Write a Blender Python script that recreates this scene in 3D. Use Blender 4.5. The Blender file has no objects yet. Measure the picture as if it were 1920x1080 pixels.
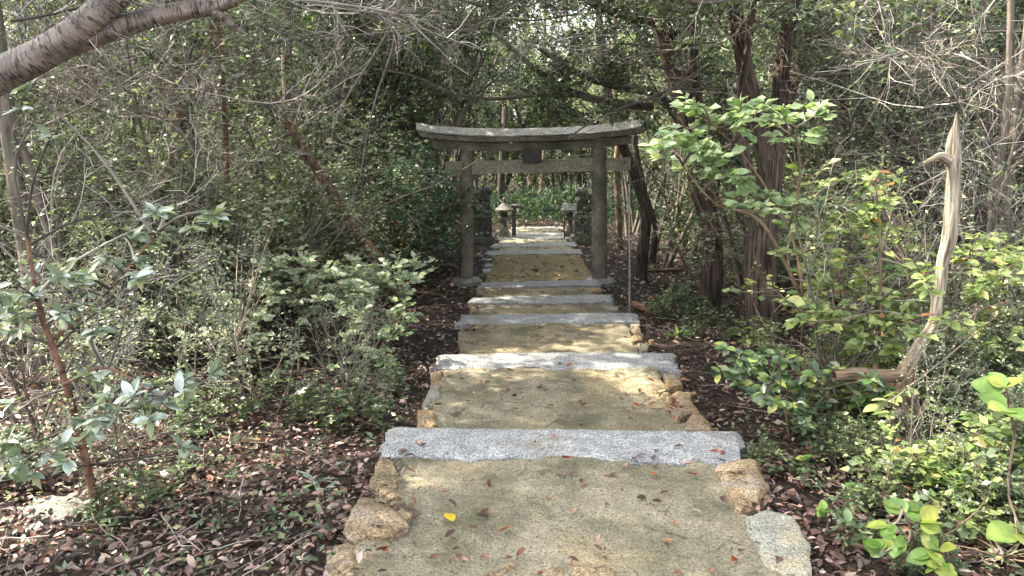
import bpy, bmesh, math, random
import numpy as np
from mathutils import Vector, Matrix, Euler

SC = bpy.context.scene
COL = SC.collection
PI = math.pi
rad = math.radians

# ------------------------------------------------------------------ camera
F = 1430.0
PITCH = rad(12.04)
CAMZ = 1.56
cd = bpy.data.cameras.new("camera")
cam = bpy.data.objects.new("camera", cd)
COL.objects.link(cam)
cam.location = (0, 0, CAMZ)
cam.rotation_euler = (rad(90) - PITCH, 0, 0)
cd.sensor_width = 36
cd.lens = 36 * F / 1920
cd.clip_start = 0.05
cd.clip_end = 500
SC.camera = cam

# ------------------------------------------------------------------ light
SUN_EL, SUN_AZ = rad(50), rad(78)          # azimuth measured to the left of straight ahead
w = bpy.data.worlds.new("World")
SC.world = w
w.use_nodes = True
nt = w.node_tree
bg = nt.nodes["Background"]
sky = nt.nodes.new("ShaderNodeTexSky")
sky.sky_type = 'NISHITA'
sky.sun_disc = False
sky.sun_elevation = SUN_EL
sky.sun_rotation = -SUN_AZ
sky.dust_density = 2.5
sky.ozone_density = 0.6
bw = nt.nodes.new("ShaderNodeRGBToBW")           # added grey mix whitens the sky, so the shade is less blue
nt.links.new(sky.outputs[0], bw.inputs[0])
mxs = nt.nodes.new("ShaderNodeMix")
mxs.data_type = 'RGBA'
mxs.inputs[0].default_value = 0.8
nt.links.new(sky.outputs[0], mxs.inputs[6])
nt.links.new(bw.outputs[0], mxs.inputs[7])
nt.links.new(mxs.outputs[2], bg.inputs[0])
bg.inputs[1].default_value = 0.15
sd = bpy.data.lights.new("sun", 'SUN')
sd.energy = 2.6
sd.angle = rad(0.6)
sd.color = (1.0, 0.90, 0.74)
sun = bpy.data.objects.new("sun", sd)
COL.objects.link(sun)
sv = Vector((-math.cos(SUN_EL) * math.sin(SUN_AZ), math.cos(SUN_EL) * math.cos(SUN_AZ), math.sin(SUN_EL)))
sun.rotation_euler = sv.to_track_quat('Z', 'Y').to_euler()
SC.view_settings.view_transform = 'Standard'
SC.view_settings.look = 'None'
SC.view_settings.gamma = 1
SC.view_settings.exposure = 2.82
SC.view_settings.use_curve_mapping = False
SC.render.engine = 'CYCLES'
SC.cycles.use_denoising = True
SC.cycles.denoiser = 'OPENIMAGEDENOISE'
SC.cycles.denoising_prefilter = 'ACCURATE'
SC.cycles.max_bounces = 6
SC.cycles.diffuse_bounces = 4
SC.cycles.glossy_bounces = 2
SC.cycles.transmission_bounces = 4
SC.cycles.transparent_max_bounces = 4
SC.cycles.sample_clamp_indirect = 6


# ------------------------------------------------------------------ places
def R(px, py, Y):
    """the point seen at photograph pixel (px, py) at the ground distance Y"""
    u = (px - 960) / F
    v = (py - 540) / F
    s, c = math.sin(PITCH), math.cos(PITCH)
    z = Y / (c - v * s)
    return np.array((u * z, Y, CAMZ - z * (s + v * c)))


def RZ(px, py, zz):
    """the point seen at photograph pixel on the level plane z = zz"""
    u = (px - 960) / F
    v = (py - 540) / F
    s, c = math.sin(PITCH), math.cos(PITCH)
    z = (CAMZ - zz) / (s + v * c)
    return np.array((u * z, z * (c - v * s), zz))


PY = [-30, 2.3, 3.6, 5.6, 7.4, 9.3, 10.9, 14.0, 15.8, 18.2, 20.0, 22, 30, 60, 160]
PZ = [1.5, 0.02, 0.0, -.19, -.34, -.55, -.71, -.765, -.885, -1.08, -1.22, -1.25, -1.25, -1.0, 0.0]
SY = [-30, 2.3, 3.55, 3.8, 5.5, 5.7, 7.3, 7.55, 9.1, 9.25, 10.8, 10.95, 14.0, 14.2, 15.75, 16.0, 18.1, 18.3, 19.6, 19.8, 22, 30, 60, 160]
SZ = [1.5, .02, 0, -.19, -.19, -.345, -.345, -.565, -.565, -.72, -.72, -.775, -.775, -.89, -.89, -1.08, -1.08, -1.205, -1.205, -1.24, -1.25, -1.25, -1.0, 0]


def hash3(ix, iy, iz, seed):
    n = (ix * 374761393 + iy * 668265263 + iz * 2147483647 + seed * 1274126177) & 0xffffffff
    n = ((n ^ (n >> 13)) * 1274126177) & 0xffffffff
    n = (n ^ (n >> 16)) & 0xffffffff
    return n / 4294967295.0


def vnoise(P, scale=1.0, seed=0):
    """value noise, -1..1, P (n,3)"""
    Q = np.asarray(P, float) * scale + 1000.0
    I = np.floor(Q).astype(np.int64)
    f = Q - I
    f = f * f * (3 - 2 * f)
    r = 0
    for a in (0, 1):
        for b in (0, 1):
            for c in (0, 1):
                h = hash3(I[:, 0] + a, I[:, 1] + b, I[:, 2] + c, seed)
                wt = (f[:, 0] if a else 1 - f[:, 0]) * (f[:, 1] if b else 1 - f[:, 1]) * (f[:, 2] if c else 1 - f[:, 2])
                r = r + h * wt
    return r * 2 - 1


def ground_z(x, y):
    x = np.atleast_1d(np.asarray(x, float))
    y = np.atleast_1d(np.asarray(y, float))
    P = np.stack([x, y, np.zeros_like(x)], 1)
    d = np.clip((np.abs(x - .33) - 1.0) / .8, 0, 1)
    z = (np.interp(y, PY, PZ) - .07) * d + (np.interp(y, SY, SZ) - .045) * (1 - d)
    d = np.clip((np.abs(x - .35) - 0.95) / 1.5, 0, 1)
    z = z + (vnoise(P, .55, 3) * .12 + vnoise(P, 1.7, 4) * .04 - .05) * d
    far = np.clip((np.abs(x) - 4) / 8, 0, 1)
    z = z + far * (0.35 * vnoise(P, .15, 5) + .25)
    hill = np.clip((y - 40) / 20, 0, 1)
    z = z + hill * 1.5
    return z


def gz(x, y):
    return float(ground_z(x, y)[0])


def G(px, py):
    """the ground point seen at a photograph pixel"""
    lo, hi = 1.2, 60.0
    best = None
    for Y in np.linspace(1.5, 40, 400):
        p = R(px, py, Y)
        if p[2] <= gz(p[0], p[1]):
            best = p
            break
    if best is None:
        best = R(px, py, 30)
    best[2] = gz(best[0], best[1])
    return best


# ------------------------------------------------------------------ mesh helpers
def np_mesh(name, V, Fc, rnd=None, uv=None, smooth=False):
    """V (n,3); Fc (m,k) one polygon size; rnd (m,) face attribute; uv (m*k,2)"""
    V = np.asarray(V, np.float32)
    Fc = np.asarray(Fc, np.int32)
    me = bpy.data.meshes.new(name)
    m, k = Fc.shape
    me.vertices.add(len(V))
    me.vertices.foreach_set("co", V.ravel())
    me.loops.add(m * k)
    me.loops.foreach_set("vertex_index", Fc.ravel())
    me.polygons.add(m)
    me.polygons.foreach_set("loop_start", np.arange(0, m * k, k, dtype=np.int32))
    me.polygons.foreach_set("loop_total", np.full(m, k, np.int32))
    if smooth:
        me.polygons.foreach_set("use_smooth", np.ones(m, bool))
    if rnd is not None:
        a = me.attributes.new("rnd", 'FLOAT', 'FACE')
        a.data.foreach_set("value", np.asarray(rnd, np.float32))
    if uv is not None:
        l = me.uv_layers.new(name="uv")
        l.data.foreach_set("uv", np.asarray(uv, np.float32).ravel())
    me.update(calc_edges=True)
    return me


def empty(name, loc=(0, 0, 0)):
    o = bpy.data.objects.new(name, None)
    o.location = loc
    o.empty_display_size = .1
    COL.objects.link(o)
    return o


def tag(o, label=None, cat=None, group=None, kind=None):
    if label: o["label"] = label
    if cat: o["category"] = cat
    if group: o["group"] = group
    if kind: o["kind"] = kind
    return o


def thing(name, label, cat, loc=(0, 0, 0), group=None):
    return tag(empty(name, loc), label, cat, group)


def part(name, me, mat, parent=None, label=None, loc=None, kind=None):
    o = bpy.data.objects.new(name, me)
    if mat is not None and not me.materials:
        me.materials.append(mat)
    COL.objects.link(o)
    if parent is not None:
        o.parent = parent
    if loc is not None:
        o.location = loc
    if label: o["label"] = label
    if kind: o["kind"] = kind
    return o


def copy_tree(o, parent=None):
    c = o.copy()
    COL.objects.link(c)
    c.parent = parent
    for ch in list(o.children):
        copy_tree(ch, c)
    return c


def catmull(pts, n):
    P = np.asarray(pts, float)
    if len(P) == 2:
        t = np.linspace(0, 1, n)[:, None]
        return P[0] * (1 - t) + P[1] * t
    E = np.vstack([2 * P[0] - P[1], P, 2 * P[-1] - P[-2]])
    k = len(P) - 1
    out = []
    for t in np.linspace(0, k, n):
        i = min(int(t), k - 1)
        u = t - i
        a, b, c, d = E[i], E[i + 1], E[i + 2], E[i + 3]
        out.append(.5 * ((2 * b) + (-a + c) * u + (2 * a - 5 * b + 4 * c - d) * u * u + (-a + 3 * b - 3 * c + d) * u ** 3))
    return np.array(out)


def tubes_geo(P, Rr, sides=4, flute=0.0, seed=0):
    """P (k,M,3), Rr (k,M) -> V, F, uv"""
    P = np.asarray(P, float)
    Rr = np.asarray(Rr, float)
    k, M, _ = P.shape
    T = np.gradient(P, axis=1)
    T /= np.linalg.norm(T, axis=2, keepdims=True) + 1e-9
    ref = np.zeros((k, 1, 3))
    main = np.abs(P[:, -1] - P[:, 0])
    ax = np.argmin(main, axis=1)
    ref[np.arange(k), 0, ax] = 1
    A = np.cross(T, np.repeat(ref, M, 1))
    A /= np.linalg.norm(A, axis=2, keepdims=True) + 1e-9
    B = np.cross(T, A)
    th = np.arange(sides) * 2 * PI / sides
    RR = np.repeat(Rr[:, :, None], sides, 2)
    if flute:
        ln = np.concatenate([np.zeros((k, 1)), np.cumsum(np.linalg.norm(np.diff(P, axis=1), axis=2), 1)], 1)
        q = np.stack([np.broadcast_to(np.cos(th) * 1.6, (k, M, sides)), np.broadcast_to(np.sin(th) * 1.6, (k, M, sides)),
                      np.broadcast_to(ln[:, :, None] * .9, (k, M, sides))], -1).reshape(-1, 3)
        q2 = q * np.array([2.6, 2.6, 1.6])
        RR = RR * (1 + flute * (vnoise(q, 1.3, seed) + .6 * vnoise(q2, 1.5, seed + 1)).reshape(k, M, sides))
    V = P[:, :, None] + RR[..., None] * (np.cos(th)[None, None, :, None] * A[:, :, None] + np.sin(th)[None, None, :, None] * B[:, :, None])
    V = V.reshape(-1, 3)
    base = (np.arange(k)[:, None, None] * M + np.arange(M - 1)[None, :, None]) * sides
    j = np.arange(sides)[None, None, :]
    j2 = (j + 1) % sides
    Fq = np.stack([base + j, base + j2, base + sides + j2, base + sides + j], -1).reshape(-1, 4)
    ln = np.concatenate([np.zeros((k, 1)), np.cumsum(np.linalg.norm(np.diff(P, axis=1), axis=2), 1)], 1)
    L0 = np.broadcast_to(ln[:, :-1, None], (k, M - 1, sides))
    L1 = np.broadcast_to(ln[:, 1:, None], (k, M - 1, sides))
    rm = Rr.mean(1)[:, None, None]
    U0 = np.broadcast_to(j / sides * 2 * PI, (k, M - 1, sides)) * rm
    U1 = np.broadcast_to((j + 1) / sides * 2 * PI, (k, M - 1, sides)) * rm
    uv = np.stack([np.stack([U0, L0], -1), np.stack([U1, L0], -1), np.stack([U1, L1], -1), np.stack([U0, L1], -1)], 3)
    return V, Fq, uv.reshape(-1, 2)


def tube_mesh(name, P, Rr, sides=4, off=None, flute=0, seed=0, rng=None, smooth=True):
    V, Fq, uv = tubes_geo(P, Rr, sides, flute, seed)
    if off is not None:
        V = V - np.asarray(off)
    k, M = np.asarray(P).shape[:2]
    r = (rng or np.random.default_rng(seed)).random(k)
    return np_mesh(name, V, Fq, np.repeat(r, (M - 1) * sides), uv, smooth)


def trunk_mesh(name, pts, radii, sides=20, n=40, off=(0, 0, 0), flute=.08, seed=0):
    P = catmull(pts, n)
    t = np.linspace(0, 1, len(radii))
    rr = np.interp(np.linspace(0, 1, n), t, radii)
    return tube_mesh(name, P[None], rr[None], sides, off, flute, seed)


# leaf templates: x along the leaf, y across, z up (unit length, unit width)
LT4 = (np.array([[0, 0, 0], [.45, -.5, .06], [1, 0, -.10], [.45, .5, .06], [.5, 0, -.02]]),
       np.array([[0, 1, 4], [1, 2, 4], [2, 3, 4], [3, 0, 4]]))
LT2 = (np.array([[0, 0, 0], [.45, -.5, .05], [1, 0, -.10], [.45, .5, .05]]), np.array([[0, 1, 2], [0, 2, 3]]))
LT8 = (np.array([[0, 0, 0], [.3, -.42, .07], [.3, 0, .02], [.3, .42, .07], [.68, -.40, .04], [.68, 0, -.02], [.68, .40, .04], [1, 0, -.14]]),
       np.array([[0, 1, 2], [0, 2, 3], [1, 4, 2], [4, 5, 2], [2, 5, 3], [5, 6, 3], [4, 7, 5], [5, 7, 6]]))


def nrm(a):
    return a / (np.linalg.norm(a, axis=-1, keepdims=True) + 1e-9)


def leaves_geo(pos, dirs, ups, length, width, T=LT4, rng=None):
    n = len(pos)
    X = nrm(np.asarray(dirs, float))
    Yv = nrm(np.cross(ups, X))
    Z = np.cross(X, Yv)
    tv, tf = T
    L = np.asarray(length, float).reshape(n, 1, 1)
    W = np.asarray(width, float).reshape(n, 1, 1)
    curl = 1.0 if rng is None else rng.uniform(-.6, 2.2, (n, 1, 1))
    V = (np.asarray(pos)[:, None] + X[:, None] * tv[None, :, 0:1] * L + Yv[:, None] * tv[None, :, 1:2] * W
         + Z[:, None] * tv[None, :, 2:3] * L * curl)
    Fc = (np.arange(n)[:, None, None] * len(tv) + tf[None]).reshape(-1, 3)
    return V.reshape(-1, 3), Fc


def leaf_mesh_np(name, pos, dirs, ups, length, width, T=LT4, rng=None, off=None, smooth=False):
    rng = rng or np.random.default_rng(1)
    V, Fc = leaves_geo(pos, dirs, ups, length, width, T, rng)
    if off is not None:
        V = V - np.asarray(off)
    r = np.repeat(rng.random(len(pos)), len(T[1]))
    return np_mesh(name, V, Fc, r, None, smooth)


# ------------------------------------------------------------------ materials
def newmat(name):
    m = bpy.data.materials.new(name)
    m.use_nodes = True
    n = m.node_tree
    n.nodes.clear()
    out = n.nodes.new("ShaderNodeOutputMaterial")
    return m, n, out


def N(n, typ, **kw):
    nd = n.nodes.new(typ)
    for k, v in kw.items():
        if k in nd.inputs:
            nd.inputs[k].default_value = v
        else:
            setattr(nd, k, v)
    return nd


def ramp(n, fac, stops):
    r = n.nodes.new("ShaderNodeValToRGB")
    e = r.color_ramp.elements
    while len(e) < len(stops):
        e.new(.5)
    for i, (p, c) in enumerate(stops):
        e[i].position = p
        e[i].color = (*c, 1) if len(c) == 3 else c
    n.links.new(fac, r.inputs[0])
    return r.outputs[0]


def mixc(n, fac, a, b, mode='MIX'):
    m = n.nodes.new("ShaderNodeMix")
    m.data_type = 'RGBA'
    m.blend_type = mode
    for sock, v in ((m.inputs[0], fac), (m.inputs[6], a), (m.inputs[7], b)):
        if hasattr(v, "is_output"):
            n.links.new(v, sock)
        elif isinstance(v, (int, float)):
            sock.default_value = v
        else:
            sock.default_value = (*v, 1)
    return m.outputs[2]


def leaf_mat(name, stops, trans=.35, rough=.42, src='attr', glow=(1.05, 1.2, .6), spec=.5):
    m, n, out = newmat(name)
    if src == 'attr':
        a = N(n, "ShaderNodeAttribute", attribute_name="rnd")
        fac = a.outputs["Fac"]
    else:
        a = N(n, "ShaderNodeObjectInfo")
        fac = a.outputs["Random"]
    c = ramp(n, fac, stops)
    tc = N(n, "ShaderNodeTexCoord")
    nz = N(n, "ShaderNodeTexNoise", Scale=14.0 if src == 'attr' else 2.2, Detail=2.0)
    n.links.new(tc.outputs["Object"], nz.inputs["Vector"])
    v = ramp(n, nz.outputs["Fac"], [(.35, (.76, .76, .78)), (.65, (1.22, 1.2, 1.12))])
    c = mixc(n, 1.0, c, v, 'MULTIPLY')
    p = N(n, "ShaderNodeBsdfPrincipled", Roughness=rough)
    p.inputs["Specular IOR Level"].default_value = spec
    n.links.new(c, p.inputs["Base Color"])
    t = N(n, "ShaderNodeBsdfTranslucent")
    n.links.new(mixc(n, 1.0, c, glow, 'MULTIPLY'), t.inputs[0])
    mx = N(n, "ShaderNodeMixShader", Fac=trans)
    mx.inputs[0].default_value = trans
    n.links.new(p.outputs[0], mx.inputs[1])
    n.links.new(t.outputs[0], mx.inputs[2])
    n.links.new(mx.outputs[0], out.inputs[0])
    return m


def bark_mat(name, dark, light, scale=(40, 4), bump=.6, moss=None, rough=.9, dist=.02):
    m, n, out = newmat(name)
    uv = N(n, "ShaderNodeUVMap", uv_map="uv")
    mp = N(n, "ShaderNodeMapping")
    mp.inputs["Scale"].default_value = (scale[0], scale[1], 1)
    n.links.new(uv.outputs[0], mp.inputs[0])
    tc = N(n, "ShaderNodeTexCoord")
    nz = N(n, "ShaderNodeTexNoise", Scale=1.0, Detail=6.0, Roughness=.65, Distortion=.6)
    n.links.new(mp.outputs[0], nz.inputs["Vector"])
    n2 = N(n, "ShaderNodeTexNoise", Scale=3.0, Detail=3.0)
    n.links.new(tc.outputs["Object"], n2.inputs["Vector"])
    c = ramp(n, nz.outputs["Fac"], [(.36, dark), (.62, light)])
    v = ramp(n, n2.outputs["Fac"], [(.3, (.6, .6, .62)), (.7, (1.25, 1.2, 1.15))])
    c = mixc(n, 1.0, c, v, 'MULTIPLY')
    if moss:
        n3 = N(n, "ShaderNodeTexNoise", Scale=5.0, Detail=5.0)
        n.links.new(tc.outputs["Object"], n3.inputs["Vector"])
        mk = ramp(n, n3.outputs["Fac"], [(.52, (0, 0, 0)), (.64, (.8, .8, .8))])
        c = mixc(n, mk, c, moss)
    p = N(n, "ShaderNodeBsdfPrincipled", Roughness=rough)
    p.inputs["Specular IOR Level"].default_value = .25
    n.links.new(c, p.inputs["Base Color"])
    b = N(n, "ShaderNodeBump", Strength=bump, Distance=dist)
    n.links.new(nz.outputs["Fac"], b.inputs["Height"])
    n.links.new(b.outputs[0], p.inputs["Normal"])
    n.links.new(p.outputs[0], out.inputs[0])
    return m


def twig_mat(name, stops):
    m, n, out = newmat(name)
    a = N(n, "ShaderNodeAttribute", attribute_name="rnd")
    c = ramp(n, a.outputs["Fac"], stops)
    tc = N(n, "ShaderNodeTexCoord")
    nz = N(n, "ShaderNodeTexNoise", Scale=6.0, Detail=3.0)
    n.links.new(tc.outputs["Object"], nz.inputs["Vector"])
    v = ramp(n, nz.outputs["Fac"], [(.35, (.6, .6, .6)), (.65, (1.3, 1.25, 1.2))])
    c = mixc(n, 1.0, c, v, 'MULTIPLY')
    p = N(n, "ShaderNodeBsdfPrincipled", Roughness=.7)
    n.links.new(c, p.inputs["Base Color"])
    n.links.new(p.outputs[0], out.inputs[0])
    return m


def stone_mat(name, a, b, speck=None, moss=None, patch=None, scale=9, speck_scale=160, bump=.5, rough=.9, moss_lo=.52, bump_d=.01, fc=1.0, crack=0):
    m, n, out = newmat(name)
    tc = N(n, "ShaderNodeTexCoord")
    obj = tc.outputs["Object"]
    nz = N(n, "ShaderNodeTexNoise", Scale=scale, Detail=8.0, Roughness=.68)
    n.links.new(obj, nz.inputs["Vector"])
    c = ramp(n, nz.outputs["Fac"], [(.32, a), (.68, b)])
    fine = N(n, "ShaderNodeTexNoise", Scale=speck_scale, Detail=3.0, Roughness=.8)
    n.links.new(obj, fine.inputs["Vector"])
    v = ramp(n, fine.outputs["Fac"], [(.36, (1 - .62 * fc,) * 3), (.5, (1, 1, 1)), (.63, (1 + .75 * fc, 1 + .72 * fc, 1 + .62 * fc))])
    c = mixc(n, 1.0, c, v, 'MULTIPLY')
    if patch:
        n2 = N(n, "ShaderNodeTexNoise", Scale=patch[1], Detail=4.0, Roughness=.6)
        n.links.new(obj, n2.inputs["Vector"])
        mk = ramp(n, n2.outputs["Fac"], [(patch[2], (0, 0, 0)), (patch[2] + .16, (1, 1, 1))])
        c = mixc(n, mk, c, mixc(n, 1.0, patch[0], v, 'MULTIPLY'))
    if speck:
        vo = N(n, "ShaderNodeTexVoronoi", Scale=speck[1])
        n.links.new(obj, vo.inputs["Vector"])
        mk = ramp(n, vo.outputs["Distance"], [(.12, (1, 1, 1)), (.3, (0, 0, 0))])
        c = mixc(n, mk, c, speck[0])
    if moss:
        n3 = N(n, "ShaderNodeTexNoise", Scale=2.6, Detail=9.0, Roughness=.72)
        mp = N(n, "ShaderNodeMapping")
        mp.inputs["Location"].default_value = (3.1, 7.7, 1.3)
        n.links.new(obj, mp.inputs[0])
        n.links.new(mp.outputs[0], n3.inputs["Vector"])
        mk = ramp(n, n3.outputs["Fac"], [(moss_lo, (0, 0, 0)), (moss_lo + .17, (.75, .75, .75))])
        c = mixc(n, mk, c, mixc(n, 1.0, moss, v, 'MULTIPLY'))
    if crack:
        dn = N(n, "ShaderNodeTexNoise", Scale=4.0, Detail=5.0)
        n.links.new(obj, dn.inputs["Vector"])
        am = N(n, "ShaderNodeVectorMath", operation='MULTIPLY_ADD')
        am.inputs[1].default_value = (.5, .5, 0)
        n.links.new(dn.outputs["Color"], am.inputs[0])
        n.links.new(obj, am.inputs[2])
        vc = N(n, "ShaderNodeTexVoronoi", Scale=crack, feature='DISTANCE_TO_EDGE')
        n.links.new(am.outputs[0], vc.inputs["Vector"])
        l1 = ramp(n, vc.outputs["Distance"], [(.0, (1, 1, 1)), (.009, (0, 0, 0))])
        l2 = ramp(n, nz.outputs["Fac"], [(.47, (0, 0, 0)), (.56, (.8, .8, .8))])
        c = mixc(n, mixc(n, 1.0, l1, l2, 'MULTIPLY'), c, (.04, .034, .026))
    p = N(n, "ShaderNodeBsdfPrincipled", Roughness=rough)
    p.inputs["Specular IOR Level"].default_value = .3
    n.links.new(c, p.inputs["Base Color"])
    ad = N(n, "ShaderNodeMath", operation='ADD')
    n.links.new(nz.outputs["Fac"], ad.inputs[0])
    ml = N(n, "ShaderNodeMath", operation='MULTIPLY')
    ml.inputs[1].default_value = .5
    n.links.new(fine.outputs["Fac"], ml.inputs[0])
    n.links.new(ml.outputs[0], ad.inputs[1])
    bp = N(n, "ShaderNodeBump", Strength=bump, Distance=bump_d)
    n.links.new(ad.outputs[0], bp.inputs["Height"])
    n.links.new(bp.outputs[0], p.inputs["Normal"])
    n.links.new(p.outputs[0], out.inputs[0])
    return m


M = {}
M['granite'] = stone_mat("granite", (.25, .252, .255), (.42, .425, .43), speck=((.13, .13, .13), 110), patch=((.27, .25, .20), 2.2, .56), moss=(.15, .145, .105), moss_lo=.57, scale=9, speck_scale=95, bump=1.0, bump_d=.02)
M['granite_old'] = stone_mat("granite_weathered", (.19, .19, .175), (.34, .34, .32), speck=((.15, .15, .15), 120), moss=(.20, .20, .11), moss_lo=.56, scale=6, speck_scale=60)
M['concrete'] = stone_mat("sandy_concrete", (.20, .172, .112), (.345, .305, .22), patch=((.44, .345, .205), 1.1, .53), moss=(.085, .088, .05), scale=3.0,
                          speck=((.11, .095, .075), 45), speck_scale=95, bump=1.0, moss_lo=.47, bump_d=.02, fc=.62, crack=1.1)
M['soil_path'] = stone_mat("mossy_soil", (.12, .09, .045), (.24, .19, .10), patch=((.13, .13, .04), 1.7, .5), scale=8, speck_scale=50, bump=1)
M['ochre'] = stone_mat("ochre_rock", (.17, .12, .07), (.47, .355, .215), patch=((.30, .26, .22), 4, .48), moss=(.11, .105, .07), moss_lo=.54, scale=8, bump_d=.03, speck_scale=90, bump=.9)
M['grey_rock'] = stone_mat("grey_green_rock", (.16, .16, .135), (.31, .305, .26), patch=((.31, .265, .175), 3, .50), moss=(.14, .14, .09), moss_lo=.55, scale=6, speck_scale=120, bump=.7)
M['torii'] = stone_mat("gate_stone", (.145, .128, .105), (.30, .265, .215), moss=(.07, .08, .055), scale=6, speck_scale=60, bump=1.0, moss_lo=.46, bump_d=.015, fc=.6)
M['torii_skylit'] = stone_mat("skylit_cap_stone", (.22, .21, .185), (.42, .40, .36), moss=(.2, .2, .14), scale=9, speck_scale=60, bump=.8, moss_lo=.55)  # sky light on the lintel's top, painted in as paler stone
M['torii_light'] = stone_mat("pale_gate_stone", (.24, .21, .17), (.38, .34, .27), moss=(.13, .13, .08), scale=8, speck_scale=70, bump=.8)
M['dark_stone'] = stone_mat("dark_stone", (.07, .072, .065), (.15, .15, .135), moss=(.07, .08, .04), scale=9, speck_scale=40, bump=.8)
M['mid_stone'] = stone_mat("lantern_stone", (.11, .11, .095), (.25, .245, .215), moss=(.12, .13, .07), scale=14, speck_scale=50, bump=.8, moss_lo=.5)
M['soil'] = stone_mat("forest_soil", (.015, .011, .009), (.05, .035, .027), scale=12, speck_scale=60, bump=1, bump_d=.03)
M['plaque'] = stone_mat("plaque_stone", (.05, .045, .045), (.10, .09, .085), scale=10, speck_scale=60)

M['bark_red'] = bark_mat("red_brown_bark", (.018, .013, .011), (.185, .14, .115), (48, 2.6), 1.0, dist=.04)
M['bark_dark'] = bark_mat("dark_bark", (.018, .015, .013), (.15, .13, .115), (40, 4), .8)
M['bark_grey'] = bark_mat("grey_bark", (.07, .06, .05), (.24, .205, .175), (26, 3), .7, moss=(.12, .13, .08))
M['bark_tan'] = bark_mat("tan_bark", (.11, .075, .045), (.32, .24, .16), (22, 4), .6, moss=(.20, .19, .12))
M['dead'] = bark_mat("bleached_dead_wood", (.10, .075, .055), (.58, .51, .40), (70, 5), 1.0, dist=.02)
M['dead_dark'] = bark_mat("weathered_dark_wood", (.05, .033, .022), (.34, .25, .17), (50, 4), 1.0, dist=.02)
M['log'] = bark_mat("rusty_log_bark", (.07, .035, .022), (.30, .17, .12), (16, 18), .9)


def cherry_mat():
    m, n, out = newmat("cherry_bark")
    uv = N(n, "ShaderNodeUVMap", uv_map="uv")
    mp = N(n, "ShaderNodeMapping")
    mp.inputs["Scale"].default_value = (14, 75, 1)
    n.links.new(uv.outputs[0], mp.inputs[0])
    nz = N(n, "ShaderNodeTexNoise", Scale=1.0, Detail=4.0, Distortion=1.2)
    n.links.new(mp.outputs[0], nz.inputs["Vector"])
    tc = N(n, "ShaderNodeTexCoord")
    n2 = N(n, "ShaderNodeTexNoise", Scale=12.0, Detail=6.0, Roughness=.7)
    n.links.new(tc.outputs["Object"], n2.inputs["Vector"])
    c = ramp(n, n2.outputs["Fac"], [(.3, (.06, .045, .038)), (.7, (.30, .235, .195))])
    mk = ramp(n, nz.outputs["Fac"], [(.53, (0, 0, 0)), (.60, (1, 1, 1))])
    c = mixc(n, mk, c, (.028, .021, .018))
    p = N(n, "ShaderNodeBsdfPrincipled", Roughness=.6)
    n.links.new(c, p.inputs["Base Color"])
    b = N(n, "ShaderNodeBump", Strength=.8, Distance=.012)
    n.links.new(nz.outputs["Fac"], b.inputs["Height"])
    b2 = N(n, "ShaderNodeBump", Strength=.7, Distance=.012)
    n.links.new(n2.outputs["Fac"], b2.inputs["Height"])
    n.links.new(b.outputs[0], b2.inputs["Normal"])
    n.links.new(b2.outputs[0], p.inputs["Normal"])
    n.links.new(p.outputs[0], out.inputs[0])
    return m


M['cherry'] = cherry_mat()
M['twig'] = twig_mat("grey_twigs", [(0, (.045, .038, .032)), (.5, (.16, .14, .12)), (.8, (.32, .29, .26)), (1, (.54, .51, .47))])
M['twig_brown'] = twig_mat("brown_twigs", [(0, (.035, .024, .018)), (.6, (.12, .082, .06)), (1, (.30, .24, .18))])
M['leaf_dark'] = leaf_mat("dark_evergreen_leaf", [(0, (.02, .036, .02)), (.5, (.065, .10, .058)), (.85, (.16, .205, .13)), (1, (.28, .31, .17))], .25, .34)
M['leaf_mid'] = leaf_mat("green_leaf", [(0, (.035, .06, .03)), (.5, (.10, .145, .075)), (.9, (.21, .265, .15)), (1, (.38, .37, .15))], .28, .4)
M['leaf_pale'] = leaf_mat("pale_shrub_leaf", [(0, (.10, .13, .075)), (.5, (.23, .285, .18)), (.9, (.38, .43, .28)), (1, (.48, .47, .24))], .28, .38)
M['leaf_teal'] = leaf_mat("blue_green_leaf", [(0, (.03, .07, .045)), (.6, (.095, .17, .105)), (1, (.20, .28, .16))], .25, .34)
M['leaf_yellow'] = leaf_mat("yellowing_leaf", [(0, (.07, .10, .035)), (.5, (.17, .195, .07)), (1, (.42, .38, .14))], .5, .5)
M['leaf_bamboo'] = leaf_mat("bamboo_grass_leaf", [(0, (.02, .05, .032)), (.6, (.05, .105, .06)), (1, (.14, .18, .08))], .35, .45)
M['litter'] = leaf_mat("fallen_leaf_litter", [(0, (.022, .013, .011)), (.35, (.075, .042, .033)), (.6, (.155, .09, .072)), (.82, (.31, .205, .17)), (.95, (.50, .39, .34)),
                                              (1, (.28, .10, .05))], .1, .36, glow=(1.2, .7, .5))
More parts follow.
